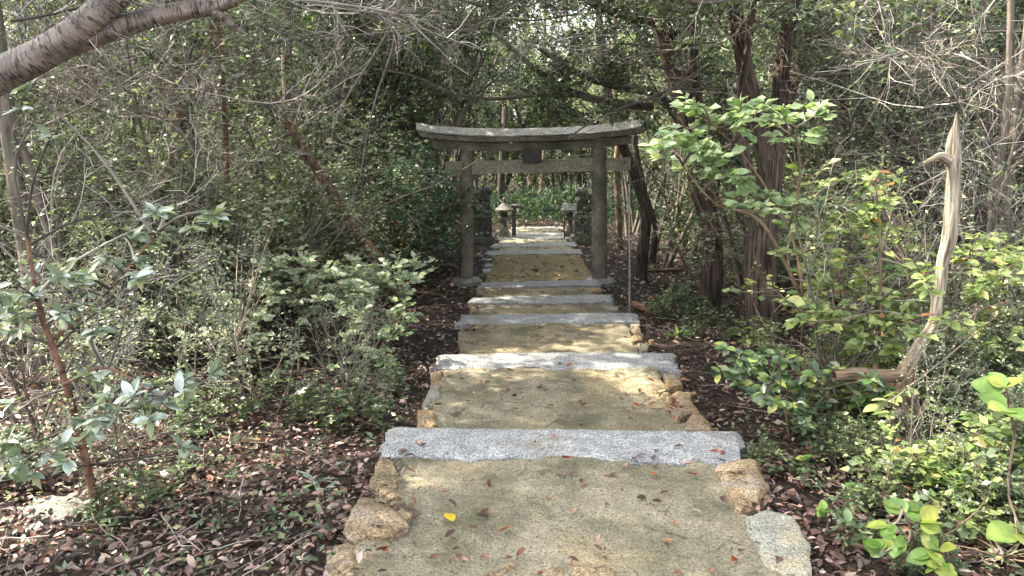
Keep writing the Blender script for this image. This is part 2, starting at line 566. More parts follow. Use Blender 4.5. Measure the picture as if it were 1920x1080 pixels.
for nm, st, tr, ro in (
        ('o_silver', [(0, (.14, .20, .15)), (.4, (.30, .37, .31)), (.93, (.50, .56, .53)), (1, (.24, .28, .10))], .15, .25),  # bluish-white sky glints on the leaves painted in as pale base colour
        ('o_bright', [(0, (.14, .21, .10)), (.5, (.26, .35, .18)), (.95, (.42, .50, .29)), (1, (.46, .42, .2))], .35, .34),
        ('o_lime', [(0, (.14, .20, .06)), (.5, (.27, .34, .12)), (.93, (.42, .48, .21)), (.97, (.5, .44, .2)), (1, (.42, .14, .06))], .42, .42),
        ('o_camellia', [(0, (.04, .08, .03)), (.5, (.10, .17, .06)), (.9, (.22, .29, .10)), (1, (.38, .38, .12))], .28, .22),
        ('o_round', [(0, (.11, .21, .05)), (.7, (.20, .31, .08)), (1, (.36, .37, .09))], .45, .34),
        ('o_pale', [(0, (.22, .28, .18)), (.5, (.36, .43, .29)), (.9, (.50, .56, .40)), (1, (.60, .58, .30))], .28, .34),
        ('o_dry', [(0, (.06, .03, .02)), (.4, (.15, .07, .045)), (.7, (.30, .12, .06)), (1, (.36, .22, .17))], .15, .4),
        ('o_straw', [(0, (.25, .19, .11)), (1, (.52, .43, .28))], .2, .6),
        ('o_red', [(0, (.30, .055, .03)), (1, (.45, .13, .06))], .3, .4),
        ('o_gold', [(0, (.72, .42, .02)), (1, (.74, .50, .03))], .3, .4),
):
    M[nm] = leaf_mat(nm[2:] + "_single_leaf", st, tr, ro, src='obj')


def simple_mat(name, col, rough=.5, metal=0.0):
    m, n, out = newmat(name)
    tc = N(n, "ShaderNodeTexCoord")
    nz = N(n, "ShaderNodeTexNoise", Scale=30.0, Detail=4.0)
    n.links.new(tc.outputs["Object"], nz.inputs["Vector"])
    v = ramp(n, nz.outputs["Fac"], [(.3, (.7, .7, .7)), (.7, (1.15, 1.15, 1.15))])
    p = N(n, "ShaderNodeBsdfPrincipled", Roughness=rough, Metallic=metal)
    n.links.new(mixc(n, 1.0, col, v, 'MULTIPLY'), p.inputs["Base Color"])
    n.links.new(p.outputs[0], out.inputs[0])
    return m


M['leaf_frost'] = leaf_mat("frosted_leaf", [(0, (.22, .28, .18)), (.5, (.36, .43, .29)), (.9, (.50, .56, .40)), (1, (.60, .58, .30))], .28, .34)
M['leaf_lime'] = leaf_mat("lime_leaf", [(0, (.09, .15, .045)), (.5, (.21, .28, .10)), (.9, (.37, .43, .18)), (.97, (.50, .46, .16)), (1, (.40, .16, .06))], .35, .34)
M['o_brightm'] = leaf_mat("bright_leaf", [(0, (.14, .21, .10)), (.5, (.26, .35, .18)), (.95, (.42, .50, .29)), (1, (.46, .42, .2))], .35, .34)
M['pole'] = simple_mat("dull_metal", (.36, .35, .33), .5, .5)
M['white'] = simple_mat("white_enamel", (.75, .76, .76), .4)

# ------------------------------------------------------------------ ground and sky
def build_ground():
    xs = np.concatenate([np.linspace(-160, -12, 30)[:-1], np.linspace(-12, 12, 161), np.linspace(12, 160, 30)[1:]])
    ys = np.concatenate([np.linspace(-30, 0, 12)[:-1], np.linspace(0, 30, 201), np.linspace(30, 200, 35)[1:]])
    X, Y = np.meshgrid(xs, ys)
    Z = ground_z(X.ravel(), Y.ravel())
    onpath = (np.abs(X.ravel() - .33) < .78) & (Y.ravel() < 21)
    Z = np.where(onpath, Z - .06, Z)
    V = np.stack([X.ravel(), Y.ravel(), Z], 1)
    nx = len(xs)
    i = (np.arange(len(ys) - 1)[:, None] * nx + np.arange(nx - 1)[None]).ravel()
    Fc = np.stack([i, i + 1, i + nx + 1, i + nx], 1)
    o = part("ground", np_mesh("ground", V, Fc, smooth=True), M['soil'])
    tag(o, kind="structure")


build_ground()

# ------------------------------------------------------------------ path
path = empty("path")
tag(path, kind="structure")


def smooth_box_grid(name, corners, z, thick, nx, ny, seed, amp=.006, edge=.012, mat=None, slope=(0, 0)):
    """a slab whose plan is the quad corners (near-left, near-right, far-right, far-left) with uneven top and edges"""
    c = [np.asarray(q[:2], float) for q in corners]
    u, v = np.meshgrid(np.linspace(0, 1, nx), np.linspace(0, 1, ny))
    u = u.ravel()[:, None]; v = v.ravel()[:, None]
    XY = (c[0] * (1 - u) + c[1] * u) * (1 - v) + (c[3] * (1 - u) + c[2] * u) * v
    P = np.hstack([XY, np.zeros_like(u)])
    ju = np.where((u[:, 0] == 0) | (u[:, 0] == 1), 1, 0)
    jv = np.where((v[:, 0] == 0) | (v[:, 0] == 1), 1, 0)
    P[:, 0] += ju * (vnoise(P, 9, seed) * edge + vnoise(P, 30, seed + 7) * edge * .5)
    P[:, 1] += jv * (vnoise(P, 9, seed + 1) * edge + vnoise(P, 30, seed + 8) * edge * .5)
    P[:, 2] = z + vnoise(P, 3, seed + 2) * amp + vnoise(P, 14, seed + 3) * amp * .5 + vnoise(P, 45, seed + 5) * amp * .35 + slope[0] * (u[:, 0] - .5) + slope[1] * (v[:, 0] - .5)
    P[:, 2] -= ((ju + jv) > 0) * edge * .45
    idx = np.arange(nx * ny).reshape(ny, nx)
    i = idx[:-1, :-1].ravel()
    Fc = [np.stack([i, i + 1, i + nx + 1, i + nx], 1)]
    ring = np.concatenate([idx[0, :], idx[1:, -1], idx[-1, -2::-1], idx[-2:0:-1, 0]])
    lower1 = P[ring].copy()
    lower1[:, 2] = z - thick * .45 + vnoise(lower1, 12, seed + 4) * .006
    cen = P[:, :2].mean(0)
    d = lower1[:, :2] - cen
    lower1[:, :2] += nrm(d) * (vnoise(lower1 * 1.0, 16, seed + 6) * edge * .9)[:, None]
    lower2 = lower1.copy()
    lower2[:, 2] = z - thick
    n0 = len(P); k = len(ring)
    V = np.vstack([P, lower1, lower2])
    a = np.arange(k); b = (a + 1) % k
    Fc.append(np.stack([ring[a], n0 + a, n0 + b, ring[b]], 1))
    Fc.append(np.stack([n0 + a, n0 + k + a, n0 + k + b, n0 + b], 1))
    me = np_mesh(name, V, np.vstack(Fc), smooth=True)
    try:
        me.set_sharp_from_angle(angle=rad(40))
    except Exception:
        pass
    return me


def quadpx(nl, nr, fr, fl, z):
    return [RZ(*nl, z), RZ(*nr, z), RZ(*fr, z), RZ(*fl, z)]


# granite step slabs: near-left, near-right, far-right, far-left pixels, top height
SLABS = [
    ((711, 851), (1397, 864), (1388, 806), (734, 799), 0.015),
    ((818, 687), (1269, 690), (1258, 660), (826, 662), -.175),
    ((857, 605), (1196, 601), (1190, 586), (861, 589), -.325),
    ((879, 567), (1151, 566), (1148, 551), (883, 557), -.545),
    ((894, 538), (1129, 533), (1121, 523), (897, 528), -.70),
    ((912, 477), (1093, 474), (1088, 466), (916, 469), -.75),
    ((921, 463), (1083, 460), (1078, 452), (925, 456), -.87),
    ((932, 448), (1071, 447), (1068, 441), (934, 442), -1.06),
    ((937, 440.5), (1066, 440), (1063, 435), (940, 435.5), -1.19),
    ((957, 428.5), (1056, 427.5), (1054, 424), (959, 424.5), -1.225),
]
for i, (a, b, c, d, z) in enumerate(SLABS):
    q = quadpx(a, b, c, d, z)
    nx = 90 if i == 0 else (60 if i < 4 else 30)
    me = smooth_box_grid("step_slab", q, z, .17, nx, 16 if i < 4 else 6, 40 + i * 11, amp=.007, edge=.03 if i < 4 else .03)
    o = part("step_slab", me, M['granite'] if i < 5 else M['granite_old'], path)
    if i == 0: o["label"] = "widest pale granite step slab, nearest to the viewer"

LANDINGS = [  # x left near/far, x right near/far, y near, y far, z
    (-.62, -.56, .98, .975, 2.38, 3.45, 0.0),
    (-.56, -.50, 1.04, 1.06, 3.78, 5.42, -.19),
    (-.50, -.40, 1.10, 1.13, 5.72, 7.26, -.345),
    (-.44, -.42, 1.14, 1.16, 7.60, 9.05, -.565),
    (-.42, -.40, 1.16, 1.18, 9.25, 10.75, -.72),
    (-.42, -.35, 1.28, 1.26, 10.95, 14.0, -.775),
    (-.36, -.33, 1.22, 1.24, 14.2, 15.75, -.89),
    (-.32, -.30, 1.25, 1.27, 16.0, 18.1, -1.08),
    (-.30, -.28, 1.25, 1.27, 18.3, 19.6, -1.205),
    (-.30, -.25, 1.30, 1.30, 19.8, 21.0, -1.24),
]
for i, (xln, xlf, xrn, xrf, y0, y1, z) in enumerate(LANDINGS):
    q = [(xln, y0), (xrn, y0), (xrf, y1), (xlf, y1)]
    near = i < 3
    me = smooth_box_grid("landing", q, z, .12, 80 if near else 30, 90 if near else 24, 300 + i * 13, amp=.016 if i < 5 else .02, edge=.026)
    part("landing", me, M['concrete'] if i != 5 else M['soil_path'], path)
# the landing behind the viewer, one step up
part("landing", smooth_box_grid("landing", [(-.6, .2), (1.0, .2), (.98, 2.2), (-.6, 2.2)], .0, .12, 20, 20, 777), M['concrete'], path)


def rock_mesh(name, outline, ztop, thick, seed, dome=.02, n=30, inset=.12):
    """outline: list of world xy; irregular stone with a rounded rim"""
    P = np.asarray([o[:2] for o in outline], float)
    C = P.mean(0)
    closed = np.vstack([P, P[:1]])
    seg = np.linalg.norm(np.diff(closed, axis=0), axis=1)
    cum = np.concatenate([[0], np.cumsum(seg)])
    t = np.linspace(0, cum[-1], n, endpoint=False)
    O = np.stack([np.interp(t, cum, closed[:, 0]), np.interp(t, cum, closed[:, 1])], 1)
    size = math.sqrt(max(seg.sum() ** 2 / 16, 1e-4))
    ang = np.arctan2(O[:, 1] - C[1], O[:, 0] - C[0])
    jag = 1 + .07 * vnoise(np.stack([np.cos(ang) * 2.2, np.sin(ang) * 2.2, ang * 0 + seed], 1), 1.0, seed) + .035 * vnoise(np.stack([np.cos(ang) * 6, np.sin(ang) * 6, ang * 0 + seed], 1), 1.0, seed + 1)
    O = C + (O - C) * jag[:, None]
    rings = [(1.0, -thick), (1.03, -thick * .5), (1.0, -.035 * size), (.95, -.004), (.8, dome * .3), (.5, dome * .7), (.25, dome)]
    V = []
    for s, dz in rings:
        V.append(np.hstack([C + (O - C) * s, np.full((n, 1), ztop + dz)]))
    V = np.vstack(V + [np.array([[C[0], C[1], ztop + dome]])])
    V += (np.stack([vnoise(V, 6 / max(size, .1) * .35, seed + k) for k in range(3)], 1) * size * .06
          + np.stack([vnoise(V, 9 / max(size, .1) * .6, seed + 5 + k) for k in range(3)], 1) * size * .035)
    nx_, ny_ = vnoise(np.array([[seed, 1, 2.]]), .37, 5)[0] * .16, vnoise(np.array([[seed, 3, 4.]]), .37, 6)[0] * .16
    V[:, 2] += (V[:, 0] - C[0]) * nx_ + (V[:, 1] - C[1]) * ny_
    Fc = []
    m = len(rings)
    for r in range(m - 1):
        a = np.arange(n); b = (a + 1) % n
        Fc.append(np.stack([r * n + a, r * n + b, (r + 1) * n + b, (r + 1) * n + a], 1))
    a = np.arange(n); b = (a + 1) % n
    Fc.append(np.stack([(m - 1) * n + a, (m - 1) * n + b, np.full(n, m * n), np.full(n, m * n)], 1))
    me = bpy.data.meshes.new(name)
    faces = [tuple(f) if f[2] != f[3] else tuple(f[:3]) for f in np.vstack(Fc).tolist()]
    me.from_pydata(V.tolist(), [], faces)
    me.polygons.foreach_set("use_smooth", [True] * len(faces))
    me.update()
    try:
        me.set_sharp_from_angle(angle=rad(22))
    except Exception:
        pass
    return me


ROCKS = [  # outline in photo pixels, top height, thickness, material
    ([(718, 862), (741, 868), (746, 905), (722, 920), (690, 912), (700, 880)], 0.01, .16, 'ochre'),
    ([(672, 930), (692, 928), (745, 955), (764, 985), (735, 1002), (660, 1008), (645, 995), (655, 960)], .02, .2, 'ochre'),
    ([(635, 1020), (682, 1012), (668, 1058), (655, 1084), (604, 1086), (614, 1045)], 0.0, .2, 'ochre'),
    ([(1345, 866), (1418, 866), (1450, 912), (1425, 945), (1385, 948), (1357, 920)], 0.01, .18, 'ochre'),
    ([(1402, 965), (1440, 950), (1482, 966), (1518, 1025), (1518, 1078), (1462, 1074), (1425, 1035), (1406, 1000)], .03, .24, 'grey_rock'),
    ([(915, 1055), (992, 1050), (996, 1088), (912, 1088)], -.005, .2, 'ochre'),
    ([(1000, 1056), (1060, 1056), (1062, 1088), (1000, 1088)], -.01, .2, 'ochre'),
    ([(1068, 1060), (1152, 1058), (1154, 1088), (1066, 1088)], 0.0, .2, 'ochre'),
    ([(805, 698), (826, 692), (834, 716), (810, 724)], -.18, .14, 'ochre'),
    ([(808, 724), (826, 724), (824, 745), (801, 770), (792, 757)], -.18, .14, 'grey_rock'),
    ([(784, 771), (814, 773), (818, 800), (778, 800)], -.17, .14, 'ochre'),
    ([(1240, 697), (1276, 698), (1280, 722), (1250, 726)], -.18, .13, 'ochre'),
    ([(1250, 742), (1270, 727), (1300, 734), (1304, 770), (1277, 784), (1256, 766)], -.16, .18, 'ochre'),
    ([(1288, 784), (1310, 771), (1330, 785), (1334, 806), (1284, 806)], -.17, .15, 'ochre'),
    ([(863, 614), (885, 618), (880, 640), (860, 652)], -.34, .12, 'ochre'),
    ([(1182, 606), (1200, 608), (1207, 636), (1186, 641)], -.335, .12, 'ochre'),
    ([(1198, 641), (1217, 645), (1214, 657), (1199, 657)], -.335, .12, 'grey_rock'),
    ([(1133, 569), (1158, 572), (1160, 583), (1133, 584)], -.56, .12, 'grey_rock'),
    ([(1108, 537), (1126, 534), (1131, 547), (1108, 549)], -.71, .12, 'ochre'),
    ([(892, 543), (908, 541), (912, 552), (893, 553)], -.72, .12, 'ochre'),
    ([(882, 571), (895, 570), (895, 584), (880, 585)], -.565, .12, 'ochre'),
]
RK = None
for i, (pts, z, th, mt) in enumerate(ROCKS):
    o = part("edge_stone", rock_mesh("edge_stone", [RZ(a, b, z) for a, b in pts], z, th, 900 + i * 17, dome=.012), M[mt], path)
    if i == 4: o["label"] = "big rounded grey boulder at the path edge"
# small filling stones beside the second big left stone
rs = np.random.default_rng(4)
for a, b in ((722, 925), (735, 935), (742, 948), (728, 940), (755, 962), (764, 972), (812, 690), (1222, 640), (1205, 660), (1388, 958), (1400, 955)):
    z = 0.0 if b > 850 else -.19 if b > 680 else -.34
    c = RZ(a, b, z)
    r_ = .028 * rs.uniform(.7, 1.3)
    ol = [(c[0] + math.cos(t) * r_ * rs.uniform(.7, 1.2), c[1] + math.sin(t) * r_ * rs.uniform(.7, 1.2)) for t in np.linspace(0, 2 * PI, 7)[:-1]]
    part("edge_stone", rock_mesh("edge_stone", ol, z + .012, .05, int(a), dome=.006, n=10), M['ochre'], path)
# granite blocks along the left of the long landing and white markers at the last step
for a, b in ((914, 486), (916, 497), (913, 507), (930, 463), (917, 475)):
    c = RZ(a, b, -.76)
    ol = [(c[0] - .07, c[1] - .1), (c[0] + .07, c[1] - .1), (c[0] + .07, c[1] + .1), (c[0] - .07, c[1] + .1)]
    part("edge_stone", rock_mesh("edge_stone", ol, -.755, .1, int(b), dome=.004, n=12), M['granite_old'], path)


def box_me(name, cx, cy, cz, sx, sy, sz, bev=.01, rot=0.0):
    bm = bmesh.new()
    bmesh.ops.create_cube(bm, size=1)
    bmesh.ops.scale(bm, vec=(sx, sy, sz), verts=bm.verts)
    if bev:
        bmesh.ops.bevel(bm, geom=bm.edges[:], offset=bev, segments=2, affect='EDGES')
    bmesh.ops.rotate(bm, cent=(0, 0, 0), matrix=Matrix.Rotation(rot, 3, 'Z'), verts=bm.verts)
    bmesh.ops.translate(bm, vec=(cx, cy, cz), verts=bm.verts)
    me = bpy.data.meshes.new(name)
    bm.to_mesh(me)
    bm.free()
    return me


for a, b in ((969, 424), (1043, 424)):
    c = RZ(a, b, -1.2)
    part("edge_stone", box_me("edge_stone", c[0], c[1], -1.18, .09, .12, .14, .012), M['granite_old'], path)


def lathe_me(name, prof, n=24, c=(0, 0, 0), sq=False, rot=0.0, lip=0.0):
    """prof: list of (r, z)."""
    V = []
    for r, z in prof:
        for k in range(n):
            a = 2 * PI * k / n + rot
            rr = r
            zz = z
            if sq:
                q = max(abs(math.cos(a - rot)), abs(math.sin(a - rot)))
                rr = r / q
            V.append((c[0] + rr * math.cos(a), c[1] + rr * math.sin(a), c[2] + zz))
    m = len(prof)
    Fc = []
    for i in range(m - 1):
        for k in range(n):
            Fc.append((i * n + k, i * n + (k + 1) % n, (i + 1) * n + (k + 1) % n, (i + 1) * n + k))
    Fc.append(tuple((m - 1) * n + k for k in range(n)))
    Fc.append(tuple(k for k in reversed(range(n))))
    me = bpy.data.meshes.new(name)
    me.from_pydata(V, [], Fc)
    me.polygons.foreach_set("use_smooth", [True] * len(Fc))
    me.update()
    try:
        me.set_sharp_from_angle(angle=rad(32))
    except Exception:
        pass
    return me


# ------------------------------------------------------------------ stone gate
TY = 11.47
gate = thing("torii_gate", "weathered grey-brown stone torii gate with upswept lintel straddling the path", "gate", (.31, TY, -.76))
goff = np.array((.31, TY, -.76))


def beam(name, sect, xs, mat, zf, dip=0.0, seed=0):
    """sweep a (y,z) section along x; zf(x) lifts it. end plane slant: dip"""
    n = len(sect)
    V = []
    for x in xs:
        for (y, z) in sect:
            sx = dip * (z - sect[0][1]) * (1 if x > .31 else -1) * (abs(x - .31) / abs(xs[0] - .31)) ** 8
            V.append((x + sx, TY + y, z + zf(x)))
    V = np.array(V)
    V += np.stack([vnoise(V, 7, seed + k) for k in range(3)], 1) * .007
    V -= goff
    Fc = []
    for i in range(len(xs) - 1):
        for k in range(n):
            Fc.append((i * n + k, i * n + (k + 1) % n, (i + 1) * n + (k + 1) % n, (i + 1) * n + k))
    Fc.append(tuple(reversed(range(n))))
    Fc.append(tuple((len(xs) - 1) * n + k for k in range(n)))
    me = bpy.data.meshes.new(name)
    me.from_pydata(V.tolist(), [], Fc)
    bm = bmesh.new(); bm.from_mesh(me)
    bmesh.ops.recalc_face_normals(bm, faces=bm.faces)
    bm.to_mesh(me); bm.free()
    return part(name, me, mat, gate)


tilt = lambda x: .022 * (x - .31)
curve = lambda x: .105 * abs((x - .31) / 1.65) ** 2.8 + tilt(x) - .008
xs = np.linspace(-1.34, 1.93, 44)
beam("top_lintel", [(-.19, 1.345), (-.11, 1.325), (.11, 1.325), (.18, 1.345), (.185, 1.425), (-.195, 1.41)], xs, M['torii'], curve, .35, 1)
beam("lintel_skylit_top", [(-.205, 1.412), (.195, 1.427), (.20, 1.445), (.03, 1.53), (-.03, 1.53), (-.21, 1.43)], np.linspace(-1.37, 1.96, 44), M['torii_skylit'], curve, .35, 4)  # separate top piece that carries the painted sky light
xs = np.linspace(-1.16, 1.74, 40)
beam("lower_lintel", [(-.10, 1.205), (.10, 1.205), (.105, 1.318), (-.105, 1.318)], xs, M['torii'], curve, .25, 2)
nk = lambda x: .025 * (x - .31)
xs = np.linspace(-.99, 1.75, 8)
beam("tie_beam", [(-.065, .875), (.065, .875), (.065, 1.06), (-.065, 1.06)], xs, M['torii_light'], nk, 0, 3)
part("name_plaque", box_me("name_plaque", .295 - .31, -.15, 1.125 + .76, .27, .07, .21, .014), M['plaque'], gate)
part("plaque_strut", box_me("plaque_strut", .295 - .31, -.02, 1.13 + .76, .17, .16, .15, .006), M['torii'], gate)
for sx, xb, xt, r in ((-1, -.705, -.665, .108), (1, 1.345, 1.285, .12)):
    pts = [(xb, TY, -.80), (xb * .5 + xt * .5, TY, .25), (xt, TY, 1.21 + tilt(xt))]
    me = trunk_mesh("pillar", pts, [r, r * .97, r * .94], 32, 30, goff, .012, 5 + sx)
    part("pillar", me, M['torii'], gate)
    for yy in (-.072,):
        pass
    me = lathe_me("pillar_base", [(r + .06, -.14), (r + .13, -.10), (r + .125, -.01), (r + .09, .025), (r + .01, .04)], 28, (xb - .31, 0, .0))
    part("pillar_base", me, M['granite_old'], gate)

# ------------------------------------------------------------------ statues, pedestals, lanterns beyond the gate
def pedestal(name, label, cx, cy, zb, zt, w_, mats):
    t = thing(name, label, "pedestal", (cx, cy, zb))
    h = zt - zb
    part("block", box_me("block", 0, 0, h * .62, w_, w_ * .9, h * .62, .012), mats, t)
    part("capping", box_me("capping", 0, 0, h * .965, w_ * 1.08, w_ * .98, h * .07, .008), M['mid_stone'], t)
    part("plinth", box_me("plinth", 0, 0, h * .22, w_ * 1.3, w_ * 1.15, h * .17, .01), M['mid_stone'], t)
    part("footing", box_me("footing", 0, 0, h * .05, w_ * 1.45, w_ * 1.3, h * .18, .01), M['dark_stone'], t)


def lion(name, label, cx, cy, zb, h, face, mat):
    """seated guardian beast: one continuous carved body (voxel-remeshed blobs)"""
    t = thing(name, label, "statue", (cx, cy, zb))
    bm = bmesh.new()

    def blob(x, y, z, rx, ry, rz, ry_=0.0):
        mt = Matrix.Translation((x * face, y, z)) @ Matrix.Rotation(ry_ * face, 4, 'Y') @ Matrix.Diagonal((rx, ry, rz, 1))
        bmesh.ops.create_icosphere(bm, subdivisions=2, radius=1, matrix=mt)
    s = h / 1.0
    blob(-.16 * s, 0, .20 * s, .24 * s, .19 * s, .20 * s)          # haunches
    blob(.02 * s, 0, .42 * s, .17 * s, .16 * s, .30 * s, -.35)      # trunk rising
    blob(.13 * s, 0, .52 * s, .16 * s, .17 * s, .19 * s)           # chest
    blob(.12 * s, 0, .80 * s, .17 * s, .17 * s, .17 * s)           # head
    blob(.02 * s, 0, .74 * s, .18 * s, .20 * s, .22 * s)           # mane
    blob(.27 * s, 0, .75 * s, .09 * s, .11 * s, .07 * s)           # muzzle
    blob(.25 * s, 0, .67 * s, .07 * s, .09 * s, .035 * s)          # jaw
    blob(.23 * s, 0, .845 * s, .05 * s, .13 * s, .035 * s)         # brow
    for sy in (-1, 1):
        blob(.22 * s, .10 * s * sy, .30 * s, .06 * s, .055 * s, .27 * s)   # forelegs
        blob(.28 * s, .10 * s * sy, .04 * s, .09 * s, .065 * s, .045 * s)  # forepaws
        blob(-.08 * s, .15 * s * sy, .17 * s, .16 * s, .07 * s, .14 * s)   # thighs
        blob(.04 * s, .16 * s * sy, .04 * s, .11 * s, .055 * s, .045 * s)  # hind paws
        blob(.02 * s, .13 * s * sy, .93 * s, .045 * s, .035 * s, .05 * s)  # ears
        for k in range(4):
            blob((.0 - .04 * k) * s, .17 * s * sy, (.82 - .10 * k) * s, .05 * s, .05 * s, .05 * s)  # curls
    for k in range(5):
        blob((-.36 + .03 * k) * s, 0, (.18 + .12 * k) * s, .075 * s, .09 * s, .10 * s)      # upright tail
    me = bpy.data.meshes.new("body")
    bm.to_mesh(me); bm.free()
    o = part("body", me, mat, t)
    rm = o.modifiers.new("r", 'REMESH'); rm.mode = 'VOXEL'; rm.voxel_size = .016; rm.use_smooth_shade = True
    part("seat_slab", box_me("seat_slab", 0, 0, -.0 + .005, .66 * s, .46 * s, .06, .008), mat, t)


pb = R(905, 404, 17.3)
pedestal("stone_pedestal", "dark square stone pedestal beyond the left gate pillar, under the left guardian", pb[0], 17.3, gz(pb[0], 17.3), -.43, .42, M['dark_stone'])
lion("guardian_statue", "dark carved guardian lion-dog seated on the left pedestal, half hidden by leaves", pb[0] + .0, 17.3, -.40, .66, 1, M['dark_stone'])
pb = R(1094, 404, 17.3)
pedestal("stone_pedestal", "dark square stone pedestal beside the right gate pillar, under the right guardian", pb[0], 17.3, gz(pb[0], 17.3), -.43, .42, M['dark_stone'])
lion("guardian_statue", "dark carved guardian lion-dog seated on the right pedestal", pb[0], 17.3, -.40, .62, -1, M['dark_stone'])


def lantern(label, px, Y, s, mroof, mbody):
    b = R(px, 432, Y)
    zb = -1.18 + .02
    t = thing("stone_lantern", label, "lantern", (b[0], Y, zb))
    sq = dict(n=32, sq=True)
    part("base", lathe_me("base", [(.20 * s, 0), (.20 * s, .12 * s), (.17 * s, .13 * s)], **sq), M['granite_old'], t)
    part("pedestal_foot", lathe_me("pedestal_foot", [(.15 * s, .13 * s), (.14 * s, .2 * s), (.085 * s, .32 * s), (.07 * s, .36 * s)], **sq), mbody, t)
    part("shaft", lathe_me("shaft", [(.055 * s, .36 * s), (.05 * s, .50 * s), (.075 * s, .54 * s)], 16), M['dark_stone'], t)
    part("platform", lathe_me("platform", [(.08 * s, .54 * s), (.16 * s, .585 * s), (.16 * s, .62 * s), (.1 * s, .64 * s)], **sq), mbody, t)
    part("light_box", lathe_me("light_box", [(.085 * s, .64 * s), (.085 * s, .76 * s)], **sq), M['dark_stone'], t)
    part("roof", lathe_me("roof", [(.12 * s, .76 * s), (.245 * s, .79 * s), (.25 * s, .83 * s), (.17 * s, .885 * s), (.09 * s, .96 * s), (.05 * s, .99 * s)], 6 * 4), mroof, t)
    part("finial", lathe_me("finial", [(.05 * s, .99 * s), (.065 * s, 1.02 * s), (.04 * s, 1.045 * s), (.06 * s, 1.075 * s), (.055 * s, 1.11 * s), (.02 * s, 1.15 * s)], 14), mroof, t)
    return t


lantern("small stone lantern with wide pale roof left of the far steps", 946, 18.2, .92, M['mid_stone'], M['mid_stone'])
lantern("darker stone lantern right of the far steps, beside the right guardian", 1069, 18.2, .92, M['mid_stone'], M['dark_stone'])
b = R(960, 395, 18.6)
tr = thing("stone_trough", "dark flat stone table standing just right of the left lantern", "stone table", (b[0] + .05, 18.7, -1.2))
part("slab", box_me("slab", 0, 0, .82, .34, .3, .07, .01), M['dark_stone'], tr)
part("leg", box_me("leg", .0, 0, .40, .1, .12, .8, .01), M['dark_stone'], tr)
b = R(1059, 386, 17.9)
sg = thing("box_post", "small white box on a thin dark post left of the right lantern", "post box", (b[0], 17.9, -1.15))
part("post", lathe_me("post", [(.018, 0), (.018, .72)], 8), M['dark_stone'], sg)
part("box", box_me("box", 0, 0, b[2] + 1.15, .10, .08, .13, .01), M['white'], sg)

# thin poles
def pole(label, pxt, pyt, pxb, pyb, r, mat, name="metal_pole", Y=None):
    g = G(pxb, pyb) if Y is None else np.array([R(pxb, pyb, Y)[0], Y, gz(R(pxb, pyb, Y)[0], Y)])
    t_ = R(pxt, pyt, g[1])
    P = np.array([g + [0, 0, -.1], (g + t_) / 2, t_])
    o = part(name, trunk_mesh(name, P, [r, r, r], 8, 8, g, 0), mat, None, loc=g)
    tag(o, label, "pole")


pole("thin grey metal pole standing upright right of the stone gate", 1180, 345, 1181, 592, .011, M['pole'])
pole("very thin metal rod standing inside the gate before the right guardian", 1092, 325, 1092, 446, .007, M['pole'], "metal_rod")
# ------------------------------------------------------------------ plant generators
def grow(rng, p, d, L, r, lvl, spec, out, tips):
    """random branching; out: list of (P(6,3), r(6)) by level, tips: last twigs"""
    n = 6
    P = [np.array(p, float)]
    d = np.array(d, float)
    st = L / (n - 1)
    wob = spec['wob'][lvl]
    up = spec['up'][lvl]
    for i in range(n - 1):
        d = d + rng.normal(0, wob, 3) + np.array([0, 0, up])
        d /= np.linalg.norm(d)
        P.append(P[-1] + d * st)
    P = np.array(P)
    rr = r * (1 - np.linspace(0, 1, n) * .62)
    out[lvl].append((P, rr))
    if lvl == 0:
        tips.append(P)
        return
    k = spec['kids'][lvl]
    k = max(1, int(rng.normal(k, k * .2)))
    t0 = spec['start'][lvl]
    for j in range(k):
        t = t0 + (1 - t0) * (j + rng.random()) / k
        f = t * (n - 1)
        i = min(int(f), n - 2)
        q = P[i] + (P[i + 1] - P[i]) * (f - i)
        tan = P[i + 1] - P[i]
        tan /= np.linalg.norm(tan)
        rv = rng.normal(0, 1, 3)
        rv[2] *= spec.get('flat', 1)
        rv -= tan * rv.dot(tan)
        rv /= np.linalg.norm(rv) + 1e-6
        a = spec['ang'][lvl] * rng.uniform(.6, 1.3)
        nd = tan * math.cos(a) + rv * math.sin(a)
        grow(rng, q, nd, L * spec['len'][lvl] * rng.uniform(.6, 1.25) * (1.15 - .5 * t), max(np.interp(f, range(n), rr) * .62, spec['rmin']), lvl - 1, spec, out, tips)


def tip_leaves(rng, tips, per, size, flat=.5, outward=None, jit=.03):
    pos, dirs, ups = [], [], []
    for P in tips:
        n = max(1, int(rng.normal(per, per * .3)))
        t = 5 * (1 - rng.random(n) ** 1.6 * .9)
        i = np.minimum(t.astype(int), 4)
        f = (t - i)[:, None]
        q = P[i] * (1 - f) + P[i + 1] * f
        tan = nrm(P[i + 1] - P[i])
        side = rng.normal(0, 1, (n, 3))
        side[:, 2] *= (1 - flat)
        d = nrm(tan * .7 + nrm(side))
        d[:, 2] *= (1 - flat * .7)
        pos.append(q + d * jit * rng.random((n, 1)))
        dirs.append(d)
        u = rng.normal(0, .55, (n, 3)) + [0, 0, 1]
        ups.append(u + [-.15, -.3, 0])
    return np.vstack(pos), np.vstack(dirs), np.vstack(ups)


